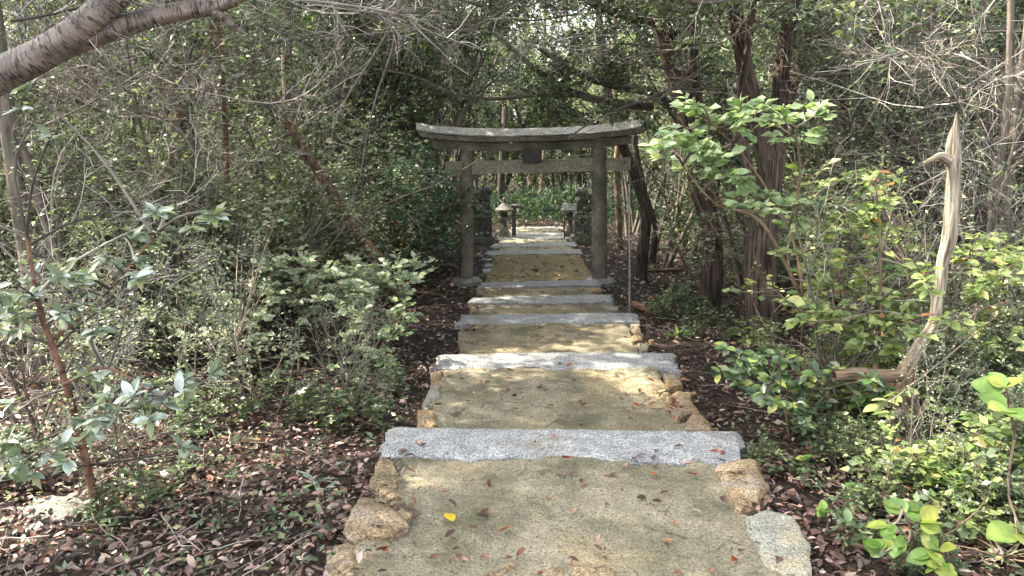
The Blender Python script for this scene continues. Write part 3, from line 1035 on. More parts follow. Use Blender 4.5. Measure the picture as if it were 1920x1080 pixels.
def build_plant(name, rng, stems, spec, leaf, bark, twigm, sides=(3, 3, 5, 8), leafpart="foliage", T=LT4):
    """stems: list of (p, d, L, r). Returns Empty with parts stem, twig network, foliage"""
    lv = len(spec['kids']) - 1
    out = [[] for _ in range(lv + 1)]
    tips = []
    for (p, d, L, r) in stems:
        grow(rng, p, d, L, r, lv, spec, out, tips)
    root = empty(name)
    for (P, rr) in out[lv]:
        n = 14
        Q = catmull(P, n)
        me = tube_mesh("stem", Q[None], np.interp(np.linspace(0, 5, n), range(6), rr)[None], 9, None, .06, int(rng.integers(999)))
        part("stem", me, M[bark], root)
    Vs, Fs, Rs, UV, o = [], [], [], [], 0
    for l in range(lv - 1, -1, -1):
        P = np.array([a for a, b in out[l]])
        Rr = np.array([b for a, b in out[l]])
        if l == 0: P, Rr = P[:, [0, 2, 5]], Rr[:, [0, 2, 5]]
        V, Fc, uv = tubes_geo(P, Rr, sides[min(l, 3)])
        Vs.append(V); Fs.append(Fc + o); UV.append(uv)
        Rs.append(np.repeat(rng.random(len(P)) * .8 + .2 * (l == 0), (P.shape[1] - 1) * sides[min(l, 3)]))
        o += len(V)
    me = np_mesh("branches", np.vstack(Vs), np.vstack(Fs), np.concatenate(Rs), np.vstack(UV), True)
    part("branches", me, M[twigm], root, kind="stuff")
    if leaf:
        mat, per, ln, wd, flat = leaf
        pos, dirs, ups = tip_leaves(rng, tips, per, ln, flat)
        s = rng.uniform(.6, 1.25, len(pos))
        me = leaf_mesh_np(leafpart, pos, dirs, ups, ln * s, wd * s, T, rng)
        part(leafpart, me, M[mat], root, kind="stuff")
    return root


def rdir(rng, lean):
    a = rng.uniform(0, 2 * PI)
    return np.array([math.cos(a) * lean, math.sin(a) * lean, 1.0])


def r_(seed):
    return np.random.default_rng(seed)


SP_TREE = dict(wob=[.22, .16, .12, .07], up=[.02, .04, .06, .06], kids=[0, 7, 6, 9], start=[0, .15, .2, .28], ang=[0, .9, .85, .8], len=[0, .45, .5, .42], rmin=.0045, flat=.7)
SP_BARE = dict(wob=[.22, .2, .14], up=[-.02, .02, .05], kids=[0, 8, 9], start=[0, .1, .2], ang=[0, .8, .75], len=[0, .5, .5], rmin=.0024, flat=.9)
SP_FEW = dict(wob=[.22, .2, .14], up=[-.02, .02, .02], kids=[0, 3, 4], start=[0, .25, .3], ang=[0, .7, .7], len=[0, .45, .5], rmin=.002, flat=.9)
SP_SHRUB = dict(wob=[.2, .18, .15], up=[.0, .02, .05], kids=[0, 7, 8], start=[0, .2, .3], ang=[0, .8, .9], len=[0, .42, .5], rmin=.0025, flat=.5)


def mk_tree(seed, H, leafm, stems=2, r=.07, per=15, ln=.08, wd=.042, bark='bark_grey', name="evergreen_tree", lean=.28, start=None):
    g = r_(seed)
    st = []
    for k in range(stems):
        a = g.uniform(0, 2 * PI)
        st.append(((math.cos(a) * .12, math.sin(a) * .12, -.1), rdir(g, lean * g.uniform(.4, 1.3)), H * g.uniform(.85, 1.1), r * g.uniform(.7, 1.15)))
    sp = dict(SP_TREE)
    if start: sp['start'] = start
    return build_plant(name, g, st, sp, (leafm, per, ln, wd, .45), bark, 'twig', T=LT2)


def mk_bare(seed, H, leafm, stems=4, per=5, r=.02, ln=.055, wd=.03, lean=.6, name="twiggy_shrub", tw='twig'):
    g = r_(seed)
    st = []
    for k in range(stems):
        a = g.uniform(0, 2 * PI)
        st.append(((math.cos(a) * .2, math.sin(a) * .2, -.08), rdir(g, lean * g.uniform(.3, 1.4)), H * g.uniform(.7, 1.15), r * g.uniform(.6, 1.3)))
    return build_plant(name, g, st, SP_BARE, (leafm, per, ln, wd, .5) if leafm else None, 'bark_grey', tw, T=LT2)


def mk_shrub(seed, H, leafm, stems=7, per=11, r=.009, ln=.05, wd=.03, lean=.8, name="leafy_shrub", spec=None, flat=.75, T=LT4):
    g = r_(seed)
    st = []
    for k in range(stems):
        a = g.uniform(0, 2 * PI)
        st.append(((math.cos(a) * .15, math.sin(a) * .15, -.05), rdir(g, lean * g.uniform(.2, 1.4)), H * g.uniform(.7, 1.15), r * g.uniform(.6, 1.3)))
    return build_plant(name, g, st, spec or SP_SHRUB, (leafm, per, ln, wd, flat), 'bark_tan', 'twig_brown', T=T)


PROTO_USED = {}


def place(proto, x, y, s, rz, label, cat, group, name=None, dz=0.0, tiltx=0.0):
    """first placement moves the prototype, later ones copy it with its parts"""
    o = copy_tree(proto) if PROTO_USED.get(proto.name) else proto
    if o is proto:
        PROTO_USED[proto.name] = 1
    o.location = (x, y, gz(x, y) + dz)
    o.rotation_euler = (tiltx, 0, rz)
    o.scale = (s, s, s)
    tag(o, label, cat, group)
    return o


# prototypes ------------------------------------------------------------
T_dark = [mk_tree(11, 4.6, 'leaf_mid', 2), mk_tree(12, 5.2, 'leaf_mid', 3, .06), mk_tree(13, 4.2, 'leaf_dark', 3, .05), mk_tree(14, 5.0, 'leaf_teal', 2, .06, ln=.09, wd=.04)]
T_yel = [mk_tree(15, 4.8, 'leaf_yellow', 2, .05), mk_tree(16, 4.4, 'leaf_pale', 2, .05)]
B_bare = [mk_bare(21, 2.6, 'leaf_pale'), mk_bare(22, 3.2, 'leaf_mid', 5, 4), mk_bare(23, 2.2, 'leaf_pale', 5, 7.0, .014), mk_bare(24, 3.4, 'leaf_mid', 4, 1.2, .028)]
S_low = [mk_shrub(31, 1.0, 'leaf_pale'), mk_shrub(32, .8, 'leaf_mid', 8), mk_shrub(33, 1.25, 'leaf_pale', 8), mk_shrub(34, 1.1, 'leaf_dark', 9, 10)]

LMARK = [(130, "by the grey left-edge trunk"), (260, "near the pale crooked trunk"), (370, "near the sinuous reddish sapling"), (480, "near the straight reddish sapling"), (640, "near the rusty leaning log"),
         (760, "below the dark forked trunk"), (950, "beside the left gate pillar"), (1200, "beside the right gate pillar"), (1290, "near the dark crooked trunks"), (1390, "near the leaning red-brown tree"),
         (1520, "near the forked red-brown tree"), (1620, "near the dark slender trunk"), (1770, "behind the bleached snag"), (9999, "behind the slim right-edge stems")]
LOOK = {}
for pr_, lk in zip(T_dark + T_yel + B_bare + S_low, ("dark green tree", "mid-green tree", "thin-stemmed dark tree", "blue-green tree", "yellow-green tree", "pale green tree", "half-bare twiggy shrub", "tall twiggy shrub",
                                                     "dense twiggy shrub", "nearly leafless stemmed shrub", "low pale shrub", "small mid-green shrub", "wide pale shrub", "low dark shrub")):
    LOOK[pr_.name] = lk
ALLG = r_(77)


def scatter_zone(n, xr, yr, protos, srange, label, cat, group, g, mind=.5, avoid=None, taken=[], clear=2.6):
    k = 0
    tries = 0
    while k < n and tries < n * 60:
        tries += 1
        x, y = g.uniform(*xr), g.uniform(*yr)
        if abs(x - .35) < (clear if y < 12.6 else 1.9) and y < 20: continue
        if abs(x) > .72 * y + 1.5: continue
        if avoid and avoid(x, y): continue
        if y < 9.5 and 1190 < 960 + x / y * F * .985 < 1500: continue
        if any((x - a) ** 2 + (y - b) ** 2 < mind ** 2 for a, b in taken): continue
        taken.append((x, y))
        pr = protos[int(g.integers(len(protos)))]
        px = 960 + x / y * F * .985
        if y > 22.6:
            lm = ("far left of the gate" if px < 700 else "left of the gate opening" if px < 900 else "left half of the gate opening" if px < 1000 else "right half of the gate opening" if px < 1110 else "right of the gate opening" if px < 1300 else "far right of the gate")
            lb = "%s behind the shrine clearing, %s, %s" % (LOOK.get(pr.name, "leafy tree"), lm, "front row" if y < 26 else "second row" if y < 28.5 else "back row")
        else:
            lm = next(t for a, t in LMARK if px < a)
            dp = "front rank of the" if y < 9.5 else "middle of the" if y < 13 else "deep in the" if y < 17.5 else "at the back of the"
            lb = "%s %s %s thicket, %s" % (LOOK.get(pr.name, label), dp, "left" if x < 0 else "right", lm)
        place(pr, x, y, g.uniform(*srange), g.uniform(0, 2 * PI), lb, cat, group)
        k += 1


g = r_(101)
scatter_zone(25, (-13, -2.8), (12, 22), T_dark + T_dark[:2], (.75, 1.15), "evergreen tree crowded in the dim thicket left of the stone gate", "tree", "trees of the left thicket", g, .9)
scatter_zone(30, (3.0, 13), (9.5, 22), T_dark + T_dark[:2], (.75, 1.15), "evergreen tree crowded in the dim thicket right of the stone gate", "tree", "trees of the right thicket", g, .9)
scatter_zone(24, (-17, 17), (23, 31), T_dark + T_yel, (.95, 1.5), "leafy tree in the wood closing the view behind the shrine clearing", "tree", "trees behind the clearing", g, 1.2, lambda x, y: abs(x - .5) < 4.2)
scatter_zone(20, (-4.5, 5.5), (25, 31), T_yel + T_yel + T_dark[1:2], (.8, 1.25), "sunlit yellow-green tree seen through the stone gate behind the clearing", "tree", "sunlit trees seen through the gate", g, .8, lambda x, y: y < 24.5)
scatter_zone(58, (-11, -2.4), (6.6, 18), B_bare, (.8, 1.4), "twiggy half-bare shrub in the tangle left of the path", "shrub", "twiggy shrubs left of the path", g, .55)
scatter_zone(40, (3.0, 11), (6.8, 18), B_bare, (.7, 1.2), "twiggy half-bare shrub in the tangle right of the path", "shrub", "twiggy shrubs right of the path", g, .55)
scatter_zone(26, (-9, -1.9), (6.0, 16), S_low, (.8, 1.25), "low leafy shrub growing under the left thicket", "shrub", "low shrubs left of the path", g, .5)
scatter_zone(18, (3.0, 9), (7.5, 16), S_low, (.7, 1.2), "low leafy shrub growing under the right thicket", "shrub", "low shrubs right of the path", g, .5)


for (x, y, k, s, rz, lab) in ((-1.9, 3.5, 2, .36, 1.3, "wispy bare shrub close behind the silver-leaved sapling's lower leaves"), (-1.5, 4.3, 0, .34, 2.3, "wispy bare shrub between the silver-leaved sapling and the green shrub"),
        (-1.05, 4.6, 1, .26, .3, "thin bare shrub in the litter left of the first granite slab"), (-2.7, 4.0, 3, .36, 3.3, "bare many-stemmed shrub at the left edge below the grey trunk"), 
        (-2.0, 4.3, 2, .5, .3, "tangle of bare twigs rising from the litter behind the silver-leaved sapling"), (-2.9, 4.9, 0, .55, 1.9, "half-bare twiggy shrub by the foot of the grey left-edge trunk"),
         (-3.9, 6.2, 2, .7, 2.2, "twiggy shrub behind the grey left-edge trunk")):
    place(B_bare[k], x, y, s, rz, lab, "shrub", None)
for (x, y, k, s, rz, lab) in ((2.5, 4.5, 0, .62, .4, "leafy shrub filling the ground behind the snag's broken branch"), (3.0, 5.3, 2, .8, 2.0, "leafy shrub behind the yellow-green mass right of the forked tree"), (3.4, 4.2, 1, .75, 1.0, "green shrub at the right edge below the slim stems"),
        (2.15, 3.05, 1, .42, 3.0, "small green shrub right of the snag's foot"), (2.5, 3.35, 0, .5, 4.4, "pale green shrub by the right picture edge above the round-leaved creeper"), (1.95, 2.75, 1, .34, 5.2, "little dense green shrub between the spiky tuft and the creeper"),
        (2.75, 3.9, 3, .55, 2.6, "dark green shrub behind the lance-leaved clumps"), (2.0, 4.6, 2, .4, 3.9, "low shrub behind the glossy camellia"),
        (-2.4, 3.4, 1, .3, 1.1, "small green shrub in the litter at the left edge"), (1.9, 8.4, 1, .5, .2, "low green shrub beside the leaning red-brown tree"), (1.62, 3.3, 1, .3, 2.2, "small green shrub left of the snag's foot"), (2.3, 3.9, 0, .5, 1.4, "pale green shrub right behind the snag's knot"), (1.5, 2.5, 1, .2, .7, "tiny green shrub between boulder and creeper"),
        (3.7, 5.6, 0, .9, 5.0, "leafy shrub under the broad pale trunk at the right")):
    place(S_low[k], x, y, s, rz, lab, "shrub", None)
for (x, y, k, s, rz, lab) in ((1.95, 4.2, 3, .45, .2, "bare stems rising among the yellow-green leaves left of the snag"), (2.5, 4.1, 0, .45, 1.7, "twiggy tangle right of the snag, under the slim stems"), (2.3, 3.2, 2, .3, 2.7, "dry twiggy shrub at the right edge near the oval leaves"), (1.75, 3.0, 0, .22, .7, "dry twiggy shrub by the foot of the snag"),
        (3.0, 4.7, 0, .55, 1.0, "twiggy tangle behind the snag"), (3.6, 5.2, 3, .6, 2.0, "bare stemmed shrub behind the slim right-edge stems"), (2.9, 5.7, 2, .55, 3.0, "twiggy shrub right of the forked tree's foot")):
    place(B_bare[k], x, y, s, rz, lab, "shrub", None)


for i, (x, y, s, rz, lab) in enumerate(((-1.75, 13.4, .95, .3, "tree arching over the path just beyond the gate, left side"), (2.7, 13.2, .9, 2.0, "tree arching over the path just beyond the gate, right side"),
        (-1.7, 16.2, 1.0, 4.0, "tree leaning over the far steps from the left, before the left guardian"), (2.9, 15.9, 1.0, 1.0, "tree leaning over the far steps from the right, before the right guardian"),
        (-1.9, 20.4, 1.05, 5.0, "tree shading the shrine clearing from the left, behind the lantern"), (3.2, 20.2, 1.05, 3.0, "tree shading the shrine clearing from the right, behind the guardian"))):
    if i == 0: HI = [mk_tree(41, 5.0, 'leaf_mid', 3, .06, start=[0, .1, .2, .42]), mk_tree(42, 4.8, 'leaf_pale', 3, .05, start=[0, .1, .2, .42], lean=.34)]
    place(HI[i % 2], x, y, s, rz, lab, "tree", None)
S_tall = [mk_shrub(43, 1.9, 'leaf_pale', 8, 13, .012, .058, .034), mk_shrub(44, 2.1, 'leaf_mid', 8, 13, .013, .06, .034)]
LOOK[S_tall[0].name] = "tall pale shrub"
LOOK[S_tall[1].name] = "tall green shrub"
scatter_zone(17, (-8, -2.3), (6.6, 12), S_tall, (.7, 1.15), "tall leafy shrub in the left thicket", "shrub", "tall shrubs left of the path", g, .6)
scatter_zone(13, (3.0, 8.5), (7.4, 12.5), S_tall, (.7, 1.1), "tall leafy shrub in the right thicket", "shrub", "tall shrubs right of the path", g, .6)


S_near = [mk_shrub(51, .42, 'leaf_lime', 5, 3.2, .005, .062, .036, .7), mk_shrub(52, .36, 'leaf_mid', 5, 3.0, .005, .055, .03, .9), mk_shrub(53, .5, 'leaf_lime', 4, 2.6, .006, .05, .03, .6)]
for px, py, k, s, lab in ((1640, 780, 0, 1.0, "leafy lime plant under the snag's broken branch"), (1740, 780, 2, 1.1, "leafy lime plant right of the snag's dark trunk"), (1800, 740, 0, 1.2, "lime plant below the right yellow-green shrub"), (1880, 700, 1, 1.3, "green plant at the right edge above the oval leaves"),
                          (1620, 900, 1, .8, "low green plant left of the snag's foot, nearer the path"), (1760, 920, 0, .9, "lime plant behind the spiky tuft"), (1850, 1010, 1, .9, "green plant beside the dry straw tuft"), (1700, 1000, 2, .7, "lime sprigs behind the round-leaved creeper"),
                          (1540, 800, 1, .8, "low green plant in front of the glossy camellia"), (1450, 900, 1, .45, "tiny green plant right of the nearest slab's end"), (1600, 990, 1, .5, "tiny green plant right of the boulder"), (1900, 900, 0, 1.2, "lime plant at the right edge under the oval leaves"),
                          (1540, 700, 2, 1.3, "lime plant behind the camellia, left of the broken branch"), (1660, 660, 0, 1.4, "lime plant where the broken branch leaves the snag"), (1350, 640, 1, 1.0, "green plant at the foot of the forked tree, path side"), (1290, 600, 1, .9, "green plant below the leaning tree, by the reddish log"),
                          (620, 800, 1, .8, "low green plant in the litter below the green shrub"), (420, 800, 1, .9, "low green plant in the litter right of the silver leaves"), (700, 760, 1, .8, "low green plant in the litter left of the second landing"), (250, 960, 1, .6, "low green plant beside the sapling's foot")):
    q_ = G(px, py)
    place(S_near[k], q_[0], q_[1], s, px * .37, lab, "plant", None)


# far wood: reads as one mass, nobody could count it
def far_wood():
    g = r_(5)
    n = 60000
    x = g.uniform(-42, 42, n); y = 33 + g.random(n) ** 1.5 * 22
    z = g.random(n) ** .8 * (5.5 + 3 * vnoise(np.stack([x, y, x * 0], 1), .25, 9)) * 1.6
    pos = np.stack([x, y, ground_z(x, y) + z], 1)
    keep = (vnoise(pos, .8, 2) + .7 * vnoise(pos, 2.1, 3)) > -.15
    pos = pos[keep]; n = len(pos)
    me = leaf_mesh_np("distant_wood", pos, g.normal(0, 1, (n, 3)), g.normal(0, .5, (n, 3)) + [0, 0, 1], g.uniform(.16, .36, n), g.uniform(.1, .2, n), LT2, g)
    o = part("distant_wood", me, M['leaf_yellow'])
    tag(o, kind="stuff")
    o["label"] = "far wood reading as one yellow-green mass"
    P = []; Rr = []
    for k in range(170):
        xx, yy = g.uniform(-34, 34), g.uniform(32, 46)
        b = np.array([xx, yy, gz(xx, yy) - .2])
        P.append(catmull([b, b + [g.normal(0, .4), 0, 4], b + [g.normal(0, 1), 0, 9]], 6)); Rr.append(np.linspace(.13, .05, 6) * g.uniform(.5, 1.3))
    o = part("distant_trunks", tube_mesh("distant_trunks", P, Rr, 6), M['bark_dark'])
    tag(o, kind="stuff")


far_wood()


# bamboo grass at the back of the clearing
def bamboo_grass():
    g = r_(6)
    n = 9000
    x = g.uniform(-6, 7, n); y = g.uniform(21.6, 24.5, n)
    h = g.random(n) * (.9 + .3 * vnoise(np.stack([x, y, x * 0], 1), 1.1, 4))
    pos = np.stack([x, y, ground_z(x, y) + h], 1)
    d = g.normal(0, 1, (n, 3)); d[:, 2] = np.abs(d[:, 2]) * .7 + .4
    me = leaf_mesh_np("bamboo_grass", pos, d, g.normal(0, .6, (n, 3)) + [0, 0, 1], g.uniform(.14, .26, n), g.uniform(.02, .035, n), LT4, g)
    tag(part("bamboo_grass", me, M['leaf_bamboo']), "dense green bamboo grass at the back of the clearing", kind="stuff")


bamboo_grass()


def undergrowth():
    g = r_(66)
    n = 16000
    x = g.uniform(-9, 10, n); y = g.uniform(24.4, 30, n)
    h = g.random(n) ** .8 * (2.3 + .9 * vnoise(np.stack([x, y, x * 0], 1), .8, 4))
    pos = np.stack([x, y, ground_z(x, y) + h], 1)
    keep = vnoise(pos, 1.3, 8) > -.3
    pos = pos[keep]; n = len(pos)
    me = leaf_mesh_np("undergrowth", pos, g.normal(0, 1, (n, 3)), g.normal(0, .6, (n, 3)) + [0, -.4, 1], g.uniform(.09, .18, n), g.uniform(.05, .09, n), LT2, g)
    tag(part("undergrowth", me, M['leaf_mid']), "green undergrowth closing the view behind the bamboo grass", kind="stuff")


undergrowth()


# ------------------------------------------------------------------ leaf litter
def litter():
    g = r_(8)
    xs, ys, ss = [], [], []
    for (y0, y1, den, sz) in ((1.6, 4, 2000, 1.03), (4, 6.5, 950, 1.1), (6.5, 10, 420, 1.25), (10, 16, 150, 1.7), (16, 24, 50, 2.4)):
        xm = .86 * y1 + .6
        n = int(den * (y1 - y0) * 2 * xm)
        x = g.uniform(-xm, xm, n); y = g.uniform(y0, y1, n)
        keep = np.abs(x) < .86 * y + .7
        lft = np.interp(y, [2.3, 3.6, 10.9, 14, 21], [-.58, -.52, -.4, -.36, -.3])
        rgt = np.interp(y, [2.3, 3.6, 5.6, 10.9, 14, 21], [1.0, 1.04, 1.12, 1.18, 1.24, 1.28])
        inside = (x > lft) & (x < rgt) & (y < 21)
        edge = np.minimum(x - lft, rgt - x)
        sl = np.abs(y[:, None] - np.array([3.42, 5.4, 7.2, 9.05, 10.75])[None]).min(1)
        keep &= ~inside | (g.random(n) < np.where(y > 10.95, np.where(y < 14, .55, .12), 0) + .5 * np.exp(-edge / .035) + .05 * np.exp(-sl / .05) + .004)
        x, y = x[keep], y[keep]
        xs.append(x); ys.append(y); ss.append(np.full(len(x), sz))
    x = np.concatenate(xs); y = np.concatenate(ys); s = np.concatenate(ss)
    n = len(x)
    z = ground_z(x, y) + g.random(n) ** 1.5 * .035 * np.minimum(s, 1.6) + .004
    inp = (x > np.interp(y, [2.3, 3.6, 10.9, 14, 21], [-.58, -.52, -.4, -.36, -.3])) & (x < np.interp(y, [2.3, 3.6, 5.6, 10.9, 14, 21], [1.0, 1.04, 1.12, 1.18, 1.24, 1.28])) & (y < 21)
    z = np.where(inp, np.interp(y, SY, SZ) + g.random(n) * .012 + .008, z)
    a = g.uniform(0, 2 * PI, n)
    d = np.stack([np.cos(a), np.sin(a), g.normal(0, .28, n)], 1)
    up = g.normal(0, .38, (n, 3)) + [0, 0, 1]
    L = (.014 + .046 * g.random(n) ** 1.4) * s
    Wd = L * g.uniform(.34, .62, n)
    pos = np.stack([x, y, z], 1)
    for q_, T_ in ((y < 3.5, LT8), (y >= 3.5, LT4)):
        me = leaf_mesh_np("leaf_litter", pos[q_], d[q_], up[q_], L[q_], Wd[q_], T_, g, None, T_ is LT8)
        tag(part("leaf_litter", me, M['litter']), "deep litter of dry purple-brown leaves covering the forest floor", kind="stuff")
    # dead twigs lying in it
    P, Rr = [], []
    for k in range(900):
        yy = 2.0 + g.random() ** 1.3 * 12
        xx = g.uniform(-.75, .75) * yy * 1.05
        if -.75 < xx < 1.3: continue
        a = g.uniform(0, 2 * PI); L = g.uniform(.15, .6)
        q = []
        for t in np.linspace(-.5, .5, 6):
            px_, py_ = xx + math.cos(a) * t * L + g.normal(0, .012), yy + math.sin(a) * t * L + g.normal(0, .012)
            q.append((px_, py_, gz(px_, py_) + .03 + abs(g.normal(0, .015))))
        P.append(q); Rr.append(np.linspace(1, .5, 6) * g.uniform(.0015, .004))
    tag(part("fallen_twigs", tube_mesh("fallen_twigs", P, Rr, 4), M['twig']), "thin dead twigs strewn over the leaf litter", kind="stuff")


litter()


def seedlings():
    """ground cover of tiny green seedlings and moss-like creepers"""
    g = r_(9)
    pos, dirs, ups, L = [], [], [], []
    spots = [(330, 980, .35, 500), (450, 1050, .4, 700), (560, 1000, .25, 300), (700, 940, .06, 0), (400, 880, .2, 160), (280, 900, .3, 160), (1500, 760, .3, 160), (1420, 850, .2, 160),
             (1560, 900, .35, 260), (1620, 1000, .3, 260), (1700, 840, .3, 320), (1800, 900, .4, 500), (1850, 1020, .3, 400), (1480, 700, .5, 180), (1300, 660, .5, 160),
             (1290, 620, .5, 160), (700, 800, .4, 200), (560, 760, .5, 200), (760, 620, .5, 160), (620, 700, .5, 200), (500, 840, .5, 120), (1750, 980, .3, 240), (1250, 560, .5, 100), (780, 560, .5, 200)]
    for px, py, r, n in spots:
        c = G(px, py)
        for k in range(n // 8):
            x, y = c[0] + g.normal(0, r), c[1] + g.normal(0, r * 1.2)
            if -.62 < x < 1.25: continue
            h = g.uniform(.02, .14)
            z = gz(x, y) + h
            m = int(g.integers(3, 8))
            a = g.uniform(0, 2 * PI) + np.arange(m) * 2.4
            pos.append(np.stack([x + np.cos(a) * .005, y + np.sin(a) * .005, np.full(m, z) + g.normal(0, .015, m)], 1))
            dirs.append(np.stack([np.cos(a), np.sin(a), g.uniform(-.1, .6, m)], 1))
            ups.append(g.normal(0, .3, (m, 3)) + [0, 0, 1])
            L.append(g.uniform(.018, .045, m))
    pos = np.vstack(pos); L = np.concatenate(L)
    me = leaf_mesh_np("ground_cover", pos, np.vstack(dirs), np.vstack(ups), L, L * .5, LT4, g)
    tag(part("ground_cover", me, M['leaf_mid']), "small green seedlings sprouting through the leaf litter", kind="stuff")


seedlings()


# ------------------------------------------------------------------ big single trees
def trunk_thing(name, label, cat, trunks, mat, group=None, sides=22, n=46, flute=.10, extra=None):
    """trunks: list of (partname, pts, radii)"""
    b = np.array(trunks[0][1][0], float)
    t = thing(name, label, cat, tuple(b), group)
    for i, (pn, pts, radii) in enumerate(trunks):
        part(pn, trunk_mesh(pn, pts, radii, sides if radii[0] > .03 else 9, n, b, flute, i * 7 + int(abs(b[0] * 100))), mat, t)
    return t, b


def twigs_on(t, off, origins, rng, L=.8, r=.008, mat='twig', leaf=None, spec=None, partname="twigs", lvl=2):
    """origins: list of (point, direction, length)"""
    spec = spec or SP_BARE
    out = [[] for _ in range(lvl + 1)]
    tips = []
    for p, d, LL in origins:
        grow(rng, np.asarray(p, float), nrm(np.asarray(d, float)), LL, r, lvl, spec, out, tips)
    Vs, Fs, Rs, UV, o = [], [], [], [], 0
    for l in range(lvl, -1, -1):
        if not out[l]: continue
        P = np.array([a for a, b in out[l]]); Rr = np.array([b for a, b in out[l]])
        if l == 0: P, Rr = P[:, [0, 2, 5]], Rr[:, [0, 2, 5]]
        elif l < lvl: P, Rr = P[:, [0, 1, 3, 5]], Rr[:, [0, 1, 3, 5]]
        V, Fc, uv = tubes_geo(P, Rr, 5 if l == lvl else 3)
        Vs.append(V - off); Fs.append(Fc + o); UV.append(uv); o += len(V)
        Rs.append(np.repeat(rng.random(len(P)), (P.shape[1] - 1) * (5 if l == lvl else 3)))
    part(partname, np_mesh(partname, np.vstack(Vs), np.vstack(Fs), np.concatenate(Rs), np.vstack(UV), True), M[mat], t, kind="stuff")
    if leaf:
        m_, per, ln, wd, flat = leaf
        pos, dirs, ups = tip_leaves(rng, tips, per, ln, flat)
        s = rng.uniform(.6, 1.25, len(pos))
        part("foliage", leaf_mesh_np("foliage", pos, dirs, ups, ln * s, wd * s, LT4, rng, off), M[leaf[0]], t, kind="stuff")
    return tips


GAPS = [(RZ(1165, 702, -.19), .22), (RZ(1205, 715, -.19), .22), (RZ(1250, 738, -.19), .2), (RZ(770, 900, 0), .12)]


def crown(t, off, c, rx, ry, rz_, n, ln, mat, rng, stems=6):
    """leaf crown high above the frame, on limbs"""
    q = rng.normal(0, 1, (n, 3)); q /= np.linalg.norm(q, axis=1, keepdims=True)
    q *= rng.random((n, 1)) ** .4
    pos = np.asarray(c) + q * [rx, ry, rz_]
    k = (vnoise(pos, .75, 3) + .35 * vnoise(pos, 3.0, 4)) > -.42
    pos = pos[k]
    for gp, gr in GAPS:                      # leaves cut away along the sun ray so a sun patch lands here
        dlt = pos - gp
        s_ = np.array(sv)
        pos = pos[np.linalg.norm(dlt - (dlt @ s_)[:, None] * s_, axis=1) > gr]; dlt = None
    n = len(pos)
    part("crown", leaf_mesh_np("crown", pos, rng.normal(0, 1, (n, 3)) * [1, 1, .4], rng.normal(0, .5, (n, 3)) + [0, 0, 1], rng.uniform(.7, 1.3, n) * ln, rng.uniform(.3, .55, n) * ln, LT2, rng, off), M[mat], t, kind="stuff")


# right: twin-forked red-barked tree A
ga = r_(201)
YA = 6.9
bA = G(1428, 640)
YA = bA[1]
W = lambda px, py, dy=0.0: R(px, py, YA + dy)
A, offA = trunk_thing("cedar_tree", "thick red-brown furrowed tree forking in two, behind the bright leaf spray right of the gate", "tree", [
    ("trunk", [W(1428, 662), W(1430, 600), W(1428, 480), W(1438, 380), W(1445, 300)], [.175, .14, .13, .12, .11]),
    ("fork", [W(1440, 320), W(1420, 220), W(1392, 100), W(1372, -20), W(1350, -200), W(1330, -420)], [.085, .08, .07, .065, .06, .05]),
    ("fork", [W(1448, 320, .05), W(1462, 220, .08), W(1470, 120, .1), W(1484, 20, .1), W(1500, -200, .1), W(1520, -460, .1)], [.09, .078, .072, .068, .06, .05]),
    ("fork", [W(1462, 250, .2), W(1490, 150, .3), W(1515, 60, .4), W(1532, -40, .5), W(1560, -260, .5)], [.055, .05, .045, .04, .03]),
    ("fork", [W(1425, 420, -.12), W(1398, 300, -.16), W(1385, 200, -.2), W(1400, 100, -.2), W(1420, -60, -.2)], [.05, .045, .04, .035, .03]),
], M['bark_red'], flute=.22, n=60)
crown(A, offA, (3.0, 7.0, 6.0), 2.6, 2.4, 1.3, 9000, .13, 'leaf_dark', ga)
twigs_on(A, offA, [(W(1430, 260), (-1, -.6, .5), .9), (W(1400, 140), (-1, -.4, .2), 1.1), (W(1480, 140), (1, -.5, .1), 1.2), (W(1430, 440), (-1, -.7, .0), .7), (W(1440, 480), (1, -.5, .1), .7),
                   (W(1385, 60), (-.6, -.7, -.2), 1.2), (W(1500, 80), (.8, -.7, .3), 1.2)], ga, r=.012)
bB = G(1335, 582)
YB = bB[1]
Wb = lambda px, py, dy=0.0: R(px, py, YB + dy)
B, offB = trunk_thing("cedar_tree", "red-brown furrowed tree leaning left, standing behind and left of the forked one", "tree", [
    ("trunk", [Wb(1322, 600), Wb(1335, 520), Wb(1332, 430), Wb(1300, 300), Wb(1268, 150), Wb(1235, 30), Wb(1205, -90), Wb(1170, -300)], [.17, .135, .125, .12, .115, .11, .10, .07]),
    ("trunk", [Wb(1318, 340, .05), Wb(1310, 230, .1), Wb(1300, 120, .12), Wb(1296, 0, .1), Wb(1290, -250, .1)], [.07, .065, .06, .055, .05]),
], M['bark_red'], flute=.14)
twigs_on(B, offB, [(Wb(1320, 380), (-1, -.6, .3), .9), (Wb(1300, 300), (-1, -.4, .2), 1.1), (Wb(1335, 460), (1, -.8, -.1), .8), (Wb(1250, 90), (-1, -.4, -.2), 1.5), (Wb(1335, 500), (-1, -.9, -.4), .7)], ga, r=.011)
crown(B, offB, (1.2, 9.5, 6.6), 2.6, 2.6, 1.3, 8000, .13, 'leaf_dark', ga)

